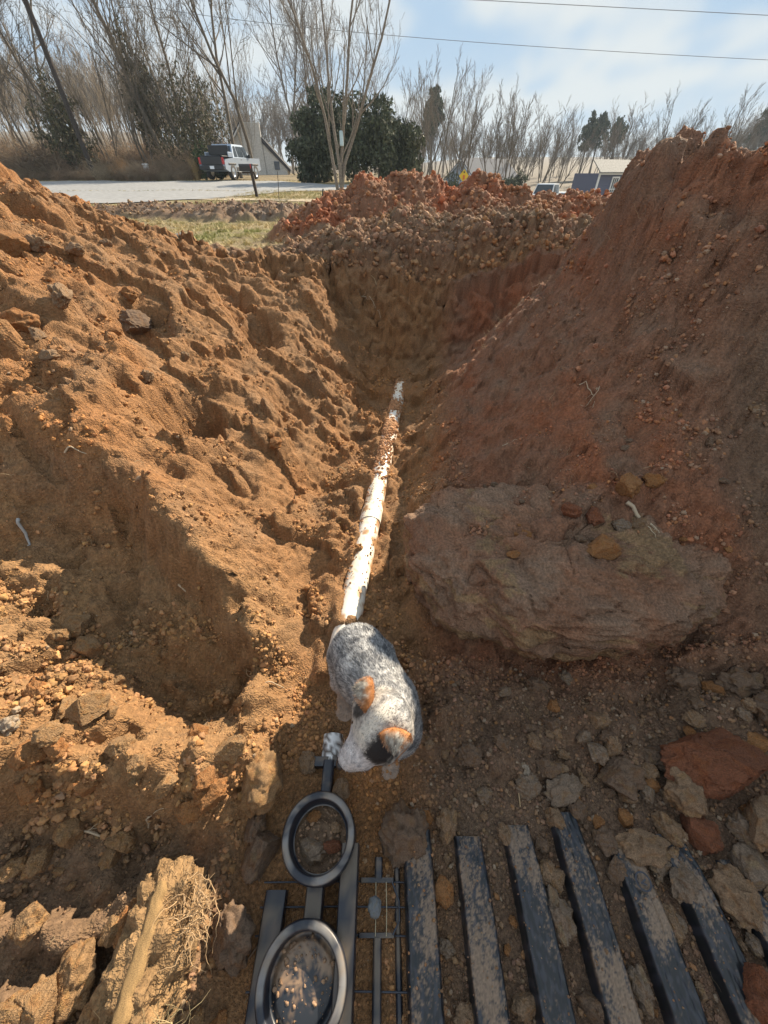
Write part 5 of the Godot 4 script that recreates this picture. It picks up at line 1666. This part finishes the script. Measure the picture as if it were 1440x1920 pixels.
func gable_house(label: String, at: Vector3, turn: float, w: float, d: float, eave: float, ridge: float, wall: Material, roof: Material, wins: Array) -> Node3D:
	var o := thing("house", label, "house", at, "", turn)
	part(o, "wall", prism([Vector2(-w * .5, -.6), Vector2(w * .5, -.6), Vector2(w * .5, eave), Vector2(0, ridge), Vector2(-w * .5, eave)], -d, 0), wall)
	for s in [-1.0, 1.0]:
		var n := Vector2(-(ridge - eave), w * .5).normalized() * 0.14
		var a := Vector2(s * (w * .5 + .35), eave - .35 * (ridge - eave) / (w * .5))
		var b := Vector2(0, ridge)
		var p := [a + Vector2(0, .02), b + Vector2(0, .02), b + Vector2(0, .2), a + Vector2(0, .2)]
		if s > 0: p.reverse()
		part(o, "roof", prism(p, -d - .3, .3), roof)
		var t := MB.new()
		t.tube([Vector3(a.x, a.y - .08, .26), Vector3(b.x, b.y - .08, .26)], [.09, .09], 4)
		part(o, "rake_board", t.done(), M.white_trim)
	for q in wins: window(o, Vector3(q[0], q[1], .02), q[2], q[3])
	return o

func make_houses() -> void:
	# the white house behind the truck: gable wall, chimney chase, steep dark roofs stepping down beside it
	var h := gable_house("white gabled house with steep dark roof behind the pickup truck", W(-15.6, .9, 58), deg_to_rad(8), 5.4, 8.0, 1.7, 4.6, M.white_siding, M.dark_roof, [[-1.0, 1.9, .8, 1.2]])
	bx(h, "chimney_chase", M.white_siding, Vector3(1.0, 1.9, .32), Vector3(2.0, 5.4, .62), .02)
	part(h, "wing_wall", prism([Vector2(2.05, -.6), Vector2(4.4, -.6), Vector2(4.4, .9), Vector2(2.05, 3.0)], -5, .6), M.white_siding)
	part(h, "wing_roof", prism([Vector2(2.03, 3.02), Vector2(4.7, .62), Vector2(4.8, .85), Vector2(2.03, 3.5)], -5.2, .72), M.dark_roof)
	bx(h, "wing_window", M.window_glass, Vector3(3.3, 1.2, .63), Vector3(.6, .7, .06), .01)
	gable_house("pale blue house with a dark gable roof beyond the white house", W(-27, 1.2, 84), deg_to_rad(20), 6.0, 9, 2.4, 5.0, M.blue_siding, M.dark_roof, [[0.0, 1.6, 1.0, 1.3]])
	gable_house("grey roofed low house behind the bare trees", W(13.5, -1.6, 88), deg_to_rad(-60), 8, 10, 2.3, 4.8, M.blue_siding, M.grey_roof, [])
	# the garden shed
	var s := thing("shed", "blue grey shed with white trim and pale roof behind the spoil heaps", "shed", W(18.75, -.75, 40), "", deg_to_rad(24))
	part(s, "wall", prism([Vector2(-2.0, 0), Vector2(2.0, 0), Vector2(2.0, 2.2), Vector2(-2.0, 2.2)], -2.6, 0), M.shed_siding)
	for k in 13: bx(s, "siding_board", M.shed_siding, Vector3(0, .09 + k * .165, .012), Vector3(3.98, .15, .02), .008)
	for x in [-2.0, 2.0]: bx(s, "corner_board", M.white_trim, Vector3(x, 1.1, .03), Vector3(.14, 2.2, .1), .01)
	bx(s, "fascia", M.white_trim, Vector3(0, 2.2, .2), Vector3(4.5, .16, .08), .01)
	var rf := MB.new()
	rf.hexa([Vector3(-2.3, 2.2, .3), Vector3(2.3, 2.2, .3), Vector3(2.3, 2.95, -1.3), Vector3(-1.7, 2.95, -1.3), Vector3(-2.3, 2.28, .3), Vector3(2.3, 2.28, .3), Vector3(2.3, 3.03, -1.3), Vector3(-1.7, 3.03, -1.3)])
	part(s, "roof", rf.done(), M.pale_roof)
	window(s, Vector3(-.15, 1.25, .03), .62, 1.35, 0.0, 2)

func make_street_things() -> void:
	var r := RandomNumberGenerator.new()
	r.seed = 8080
	# mailbox
	var o := thing("mailbox", "black mailbox on a leaning dark post at the road edge", "mailbox", ground_at(-5.4, 20.4))
	var post := bx(o, "post", M.dark_wood, Vector3(.03, .42, 0), Vector3(.11, .9, .11), .01)
	post.rotation.z = .06
	var b := MB.new()
	var pr := []
	for k in 9: pr.append(Vector2(-.1 * cos(PI * k / 8.0), .1 + .1 * sin(PI * k / 8.0)))
	pr.reverse()
	pr.append(Vector2(-.1, -.02)); pr.append(Vector2(.1, -.02))
	pr.reverse()
	var bb := part(o, "box", prism(pr, -.26, .26), M.dark_trim, Vector3(-.2, .82, 0))
	bb.rotation.y = PI / 2 + .25
	bx(o, "bracket", M.dark_wood, Vector3(-.12, .76, 0), Vector3(.5, .06, .1), .01)
	bx(o, "flag", M.tail_light, Vector3(.02, .95, .08), Vector3(.03, .14, .02), .003)
	# marker stakes
	for q in [[-3.7, 17.0, .75, .012, "thin dark marker stake leaning at the lawn edge", .12], [-2.5, 19.6, .3, .03, "short weathered stake beside the lone tree", .2]]:
		var mb := MB.new()
		mb.tube([Vector3.ZERO, Vector3(q[5] * q[2], q[2], 0)], [q[3], q[3] * .8], 6)
		single("stake", mb.done(), M.dark_wood, q[4], "stake", ground_at(q[0], q[1]))
	var mk := thing("marker_post", "short white utility marker post at the edge of the thicket", "post", ground_at(-17.0, 36.0))
	bx(mk, "post", M.white_trim, Vector3(0, .4, 0), Vector3(.34, .85, .2), .04)
	bx(mk, "cap", M.white_trim, Vector3(0, .86, 0), Vector3(.38, .08, .24), .02)
	# weathered post at the side of the heap
	var wp := thing("fence_post", "weathered grey wooden post with a crossbar behind the clay heap", "post", W(-4.62, .8, 5.9))
	var p1 := bx(wp, "post", M.grey_wood, Vector3(.05, .5, 0), Vector3(.11, 1.3, .11), .012)
	p1.rotation.z = .04
	bx(wp, "crossbar", M.grey_wood, Vector3(-.05, .62, .07), Vector3(.5, .10, .05), .008)
	bx(wp, "bracket", M.grey_wood, Vector3(.12, .55, .06), Vector3(.1, .22, .06), .008)
	# warning sign
	var sg := thing("warning_sign", "yellow diamond sign with an orange figure on a post", "sign", W(6.4, -.9, 40))
	bx(sg, "post", M.grey_wood, Vector3(0, 1.0, 0), Vector3(.07, 2.2, .07), .01)
	var dm := bx(sg, "panel", mat(lin(.75, .52, .03), .6), Vector3(0, 2.2, .06), Vector3(.56, .56, .02), .004)
	dm.rotation.z = PI / 4
	bx(sg, "symbol", mat(lin(.62, .16, .03), .6), Vector3(0, 2.12, .085), Vector3(.17, .26, .012), .02)
	bx(sg, "symbol", mat(lin(.05, .04, .03), .6), Vector3(0, 2.42, .085), Vector3(.10, .10, .012), .02)
	# board lying on the lawn and a small white tag on the heap
	single("board", sm_box(Vector3(.42, .06, .12), .01), M.grey_wood, "short pale board lying at the edge of the dug lawn", "board", W(-2.72, .84, 5.75)).rotation = Vector3(0, .75, .12)
	single("tag", sm_box(Vector3(.035, .05, .02), .006), M.white_trim, "small white tag stuck in the top of the red heap", "tag", W(-.36, 1.36, 6.45))
	# utility pole and its lines
	var up := thing("utility_pole", "tall dark wooden utility pole standing in the thicket", "utility pole", W(-20.9, .9, 36))
	var pm := MB.new()
	pm.tube([Vector3(0, -.5, 0), Vector3(0, 11.5, 0)], [.17, .12], 12)
	part(up, "pole", pm.done(), M.dark_wood)
	bx(up, "crossarm", M.dark_wood, Vector3(0, 10.9, 0), Vector3(2.2, .12, .1), .01)
	for q in [[W(-40, 9.0, 30), W(4.4, 7.65, 30), W(60, 5.9, 30), "upper power line sagging across the pale sky"], [W(-20.9, 10.6, 36), W(.3, 7.27, 34), W(70, 5.2, 33), "lower power line crossing the sky from the utility pole"]]:
		var mb := MB.new()
		var pts := []
		var w := []
		for k in 41:
			var t := k / 40.0
			pts.append(q[0].lerp(q[1], t) * (1 - t) + q[1].lerp(q[2], t) * t if false else q[0] * (1 - t) * (1 - 2 * t) + q[1] * 4 * t * (1 - t) + q[2] * t * (2 * t - 1))
			w.append(.011)
		mb.tube(pts, w, 5)
		single("power_line", mb.done(), M.cable, q[3], "power line")

func make_trees() -> void:
	var r := RandomNumberGenerator.new()
	r.seed = 1212
	var tall := []
	for k in 5: tall.append(bare_tree(700 + k, 12.0, .125, {"kids": [13, 6, 5, 3], "thin": .012}))
	var vase := []
	for k in 4: vase.append(bare_tree(720 + k, 9.0, .09, {"kids": [8, 6, 5, 3], "stems": 3, "splay": .28, "from": .2, "spread": .45, "rise": .35, "thin": .012}))
	# the lone tree on the lawn, several grey stems from one root
	var lone := bare_tree(745, 7.6, .07, {"kids": [9, 6, 5, 3], "stems": 4, "splay": .05, "from": .2, "spread": .55, "ratio": .33, "rise": .5, "thin": .006})
	var lt := plant_tree(lone, -1.8, 20.2, 1.0, .4, "lone bare tree with several grey stems on the lawn", "", "pale_bark")
	bx(lt, "tag", mat(lin(.45, .60, .68), .6), Vector3(.12, 1.75, .14), Vector3(.14, .42, .05), .02)
	# thicket side
	plant_tree(tall[0], -16.2, 38.5, 1.15, 0.0, "leaning ivy-hung bare tree standing in the thicket by the road", "", "bark", "bare_tree", .20)
	plant_tree(tall[1], -12.2, 42.5, 1.15, 1.0, "slender bare tree rising straight behind the pickup truck", "", "bark", "bare_tree", .10)
	plant_tree(tall[3], -11.2, 43.5, 1.2, 2.0, "slim forked bare tree beside the white house", "", "bark", "bare_tree", .02)
	var g1 := "bare trees of the thicket"
	var l1 := "bare brown tree in the thicket along the far side of the street"
	for q in [[-24, 40, .95, 0], [-27, 43, 1.1, 1], [-19.5, 42, 1.0, 3], [-17.8, 47, 1.1, 4], [-30, 39, .9, 2], [-33, 46, 1.1, 3], [-25, 52, 1.1, 0], [-36, 41, 1.0, 1], [-40, 46, 1.1, 0]]:
		plant_tree(tall[q[3]], q[0] + r.randfn() * .5, q[1], q[2], r.randf() * TAU, l1, g1, "bark", "bare_tree", r.randfn() * .06)
	for q in [[-14.4, 38.6, .95, 0], [-17.6, 38.0, .8, 1], [-20.5, 38.4, .75, 2], [-25.5, 37.4, .9, 3]]:
		plant_tree(vase[q[3]], q[0], q[1], q[2], r.randf() * TAU, "many-stemmed bare tree at the front of the thicket", "many-stemmed thicket trees", "bark")
	for q in [[-12, 66, 1.3, 0], [-10.2, 64, 1.25, 2], [-9.0, 67, 1.35, 4], [-7.4, 62, 1.1, 1], [-5.2, 64, 1.15, 3], [-3.4, 60, 1.0, 0]]:
		plant_tree(tall[q[3]], q[0], q[1], q[2], r.randf() * TAU, "pale bare tree standing behind the white house and dark evergreens", "bare trees behind the evergreens", "pale_bark")
	for q in [[1.5, 62, 1.1, 0], [4.2, 58, 1.15, 1], [6.6, 66, 1.25, 2], [9.0, 62, 1.15, 3], [11.5, 68, 1.3, 0], [14.5, 66, 1.2, 1], [17.6, 70, 1.25, 2], [20.5, 72, 1.1, 3], [24, 76, 1.1, 0], [28, 80, 1.1, 1], [47, 84, 1.3, 2], [52, 80, 1.3, 3], [57, 84, 1.35, 0], [42, 90, 1.2, 1], [64, 86, 1.4, 2]]:
		plant_tree(vase[q[3]], q[0] + r.randfn() * .4, q[1], q[2] * .86, r.randf() * TAU, "spreading bare tree in the row beyond the spoil heaps", "bare trees beyond the spoil heaps", "bark")
	# evergreens
	var dark := [Color(.055, .068, .035), Color(.080, .092, .048), Color(.045, .055, .030), Color(.10, .105, .062)]
	for q in [[-4.9, 33.6, 1.45, 1.85, 0, "dark evergreen nearest the pickup truck and white house"], [-3.9, 34.2, 2.0, 2.35, 1, "dark evergreen just beside the lone tree towards the white house"], [-2.0, 33.4, 1.9, 2.15, 2, "dark evergreen directly behind the stems of the lone tree"], [-.3, 32.6, 1.8, 2.05, 3, "dark evergreen above the small white tag on the heap"], [1.2, 33.2, 1.5, 1.7, 4, "smallest dark evergreen next to the row of bare trees"]]:
		var e := thing("evergreen_tree", q[5], "tree", ground_at(q[0], q[1]), "dark evergreens along the street")
		var tk := MB.new()
		tk.tube([Vector3(0, -.2, 0), Vector3(.05, q[3] * 1.3, 0)], [.12, .05], 8)
		part(e, "trunk", tk.done(), M.bark)
		part(e, "crown", leafy(800 + q[4], q[2] * 1.08, q[3] * 1.05, 5200, .15, dark), M.leaf, Vector3(0, q[3] * .88, 0))
	var ivy := [Color(.050, .075, .022), Color(.07, .10, .03), Color(.035, .05, .018)]
	for q in [[-13.3, 37.3, .75, .95, "rounded green ivy bush beside the ornamental grass"], [-12.4, 37.6, .5, .45, "low green shrub behind the pickup truck"]]:
		var e := thing("shrub", q[4], "shrub", ground_at(q[0], q[1]))
		part(e, "foliage", leafy(820 + int(q[2] * 10), q[2] * 1.3, q[3] * 1.3, 2200, .10, ivy), M.leaf, Vector3(0, q[3], 0))
		var tk := MB.new()
		tk.tube([Vector3(0, -.1, 0), Vector3(0, q[3], 0)], [.05, .03], 6)
		part(e, "stem", tk.done(), M.bark)
	for q in [[6.0, 44, .9, 1.0], [9.4, 46, 1.1, .9], [11.6, 47, 1.0, .9], [13.0, 48, .8, 1.1]]:
		var e := thing("round_shrub", "clipped dark green shrub peeking over the red spoil heap", "shrub", W(q[0], -.75, q[1]), "clipped shrubs beyond the heap")
		part(e, "foliage", leafy(840 + int(q[0]), q[2] * 1.3, q[3] * 1.35, 1600, .13, dark), M.leaf, Vector3(0, q[3], 0))
	# pines sticking out of the far trees
	for q in [[9.2, 100, 11.5], [46, 118, 10], [50, 122, 11], [56, 126, 10.5], [84, 118, 11], [91, 122, 10]]:
		var e := thing("pine_tree", "tall dark pine standing out of the far tree line", "tree", ground_at(q[0], q[1]), "far pines")
		var tk := MB.new()
		tk.tube([Vector3(0, -.3, 0), Vector3(.1, q[2], 0)], [.22, .06], 7)
		part(e, "trunk", tk.done(), M.bark)
		part(e, "crown", leafy(860 + int(q[0]), 2.6, 3.6, 1500, .45, dark, .45), M.leaf, Vector3(0, q[2] * .78, 0))
	# vine-covered tree at the edge of the thicket
	for q in [[-31, 33, 2.9, 5.0, "vine smothered tree at the near edge of the thicket"], [-17.2, 39.4, 1.1, 3.4, "ivy column round a leaning trunk in the thicket"], [-22.6, 37.2, 1.6, 2.4, "olive green tangled shrub tree in front of the thicket"], [-14.2, 39.0, 2.3, 2.6, "sparse olive leaved tree beside the driveway bank"]]:
		var e := thing("vine_tree", q[4], "tree", ground_at(q[0], q[1]))
		var tk := MB.new()
		tk.tube([Vector3(0, -.3, 0), Vector3(.1, q[3] * 1.5, 0)], [.2, .07], 7)
		part(e, "trunk", tk.done(), M.bark)
		var olive := [Color(.085, .078, .035), Color(.115, .095, .045), Color(.060, .060, .028), Color(.13, .10, .055)]
		part(e, "crown", leafy(880 + int(absf(q[0])), q[2] * 1.25, q[3] * 1.2, 4200, .13, olive), M.leaf, Vector3(0, q[3] * 1.1, 0))
	# dry plume grasses
	for q in [[-13.9, 37.0, 1.5, .35, "tall tan plume grass clump before the ivy bush"], [-18.4, 35.9, 1.4, .5, "orange dry grass clump leaning at the street edge"], [-19.3, 36.2, 1.0, .4, "short rusty dry grass clump at the street edge"]]:
		var mb := MB.new()
		for k in 320:
			mb.col = (Color(.50, .34, .15) if q[0] > -15 else Color(.46, .25, .10)) * r.randf_range(.6, 1.2)
			var a := r.randf() * TAU
			var p: Vector3 = Vector3(cos(a), 0, sin(a)) * r.randf() * q[3] * .6
			var d := Vector3(cos(a) * .25 + r.randfn() * .08 - (.25 if q[0] < -15 else 0.0), 1, sin(a) * .25)
			var s := Vector3(sin(a), 0, -cos(a)) * .016
			mb.tri(p - s, p + s, p + d * q[2] * r.randf_range(.5, 1.0))
		single("plume_grass", mb.done(), M.leaf, q[4], "grass clump", ground_at(q[0], q[1]))
	# undergrowth: brambles and saplings nobody could count
	var brush := MB.new()
	for k in 60:
		var a := r.randf() * TAU
		var e := strand(r, Vector3(cos(a), 0, sin(a)) * r.randf() * .5, Vector3(r.randfn() * .5, 1, r.randfn() * .5), r.randf_range(.6, 1.6), .012, .25, 5)
		brush.tube(e[0], e[1], 3, false)
		for j in 3:
			var e2 := strand(r, e[0][2 + j], Vector3(r.randfn(), .5, r.randfn()), r.randf_range(.3, .7), .007, .3, 3)
			brush.tube(e2[0], e2[1], 3, false)
	var bm := brush.done()
	var xf := []
	var cl := []
	for k in 900:
		var x := r.randf_range(-46, -14.4)
		var f := 35.6 + 9.0 * pow(r.randf(), 1.4) + 0.6 * n_big.get_noise_1d(x * .3)
		var s := r.randf_range(.4, 1.5) * (1.0 if f > 37 else 0.55) * (1.0 + 0.9 * n_big.get_noise_2d(x * .12, f * .12))
		xf.append(Transform3D(Basis(Vector3.UP, r.randf() * TAU).scaled(Vector3(s * 1.3, s, s * 1.3)), ground_at(x, f)))
		var c := Color(.30, .20, .13).lerp(Color(.36, .28, .18), r.randf()) * r.randf_range(.7, 1.3)
		cl.append(c)
	meta(many(self, "undergrowth", bm, M.plain_vc, xf, cl), "brown brambles and brush along the far side of the street", "undergrowth")
	# saplings through the thicket
	var sap := bare_tree(790, 6.0, .03, {"kids": [9, 5, 3], "thin": .008, "rise": .5, "spread": .5, "ratio": .38})
	for v in 2:
		xf = []
		cl = []
		for k in 130:
			var x := r.randf_range(-58, -13.5)
			var f := r.randf_range(37.5, 60)
			if x > -16 and f < 42: continue
			var s := r.randf_range(.6, 1.5)
			xf.append(Transform3D(Basis(Vector3.UP, r.randf() * TAU).scaled(Vector3(s * 1.1, s, s * 1.1)), ground_at(x, f)))
			cl.append(Color(.25, .20, .14).lerp(Color(.31, .25, .18), r.randf()) * r.randf_range(.7, 1.25))
		meta(many(self, "saplings", sap[v], M.plain_vc, xf, cl), "tangle of thin brown saplings filling the thicket", "saplings")
	# the far wood
	var fm := [bare_tree(760, 11.0, .16, {"kids": [14, 6, 5], "thin": .03}), bare_tree(761, 12.0, .16, {"kids": [14, 6, 5], "thin": .03, "rise": .4}), bare_tree(762, 9.0, .14, {"kids": [12, 7, 5], "thin": .03, "spread": .8})]
	var wood := Node3D.new()
	wood.name = "distant_woods"
	add_child(wood)
	meta(wood, "hazy grey brown wood of bare trees closing the view", "woods", "", "stuff")
	for v in 3:
		xf = []
		cl = []
		for k in 170:
			var a := r.randf_range(-0.95, 0.95)
			var f := r.randf_range(96, 150)
			var x := a * f
			var s := r.randf_range(.6, .95) * (1.15 if a < -0.1 else 0.86)
			xf.append(Transform3D(Basis(Vector3.UP, r.randf() * TAU).scaled(Vector3(s, s, s)), ground_at(x, f)))
			cl.append(Color(.17, .14, .11) * r.randf_range(.75, 1.25))
		many(wood, "trunks", fm[v][0], M.plain_vc, xf, cl)
		many(wood, "twigs", fm[v][1], M.plain_vc, xf, cl)

func build_all() -> void:
	make_road()
	print("road ", Time.get_ticks_msec())
	make_grass()
	print("grass ", Time.get_ticks_msec())
	make_houses()
	print("houses ", Time.get_ticks_msec())
	make_truck()
	print("truck ", Time.get_ticks_msec())
	make_cars()
	print("cars ", Time.get_ticks_msec())
	make_street_things()
	print("street_things ", Time.get_ticks_msec())
	make_trees()
	print("trees ", Time.get_ticks_msec())
	make_pipe()
	print("pipe ", Time.get_ticks_msec())
	make_chamber()
	print("chamber ", Time.get_ticks_msec())
	make_block()
	make_dog()
	print("dog ", Time.get_ticks_msec())
	make_stones()
	print("stones ", Time.get_ticks_msec())
	make_crumbs()
	print("crumbs ", Time.get_ticks_msec())
	make_roots()
	print("roots ", Time.get_ticks_msec())

func make_cars() -> void:
	make_car("white_van", "white van facing the yard beyond the red spoil heap", "van", W(16.2, -1.25, 49), deg_to_rad(180 - 30), 5.0, 2.0, 1.95)
	make_car("white_car", "low white car just behind the white van", "car", W(19.0, -1.55, 53), deg_to_rad(180 - 25), 4.6, 1.85, 1.5)

func _ready() -> void:
	rng.seed = 20240117
	# camera: a very wide phone lens held high, tilted 42.6 degrees down
	var cam := Camera3D.new()
	cam.name = "camera"
	cam.fov = 108.587
	cam.near = 0.02
	cam.far = 2000.0
	cam.position = Vector3(0, EYE, 0)
	cam.rotation_degrees = Vector3(-42.623, 0, 0)
	add_child(cam)
	cam.current = true
	make_sky()
	var sun := DirectionalLight3D.new()
	sun.name = "sun"
	sun.light_energy = 1.6
	sun.light_color = Color(1.0, 0.93, 0.82)
	sun.light_angular_distance = 0.5
	sun.shadow_enabled = true
	add_child(sun)
	var az := deg_to_rad(36.0)
	var el := deg_to_rad(28.4)
	sun.look_at_from_position(Vector3(sin(az) * cos(el), sin(el), -cos(az) * cos(el)) * 10.0, Vector3.ZERO)
	make_materials()
	make_coarse()
	make_ground()
	build_all()
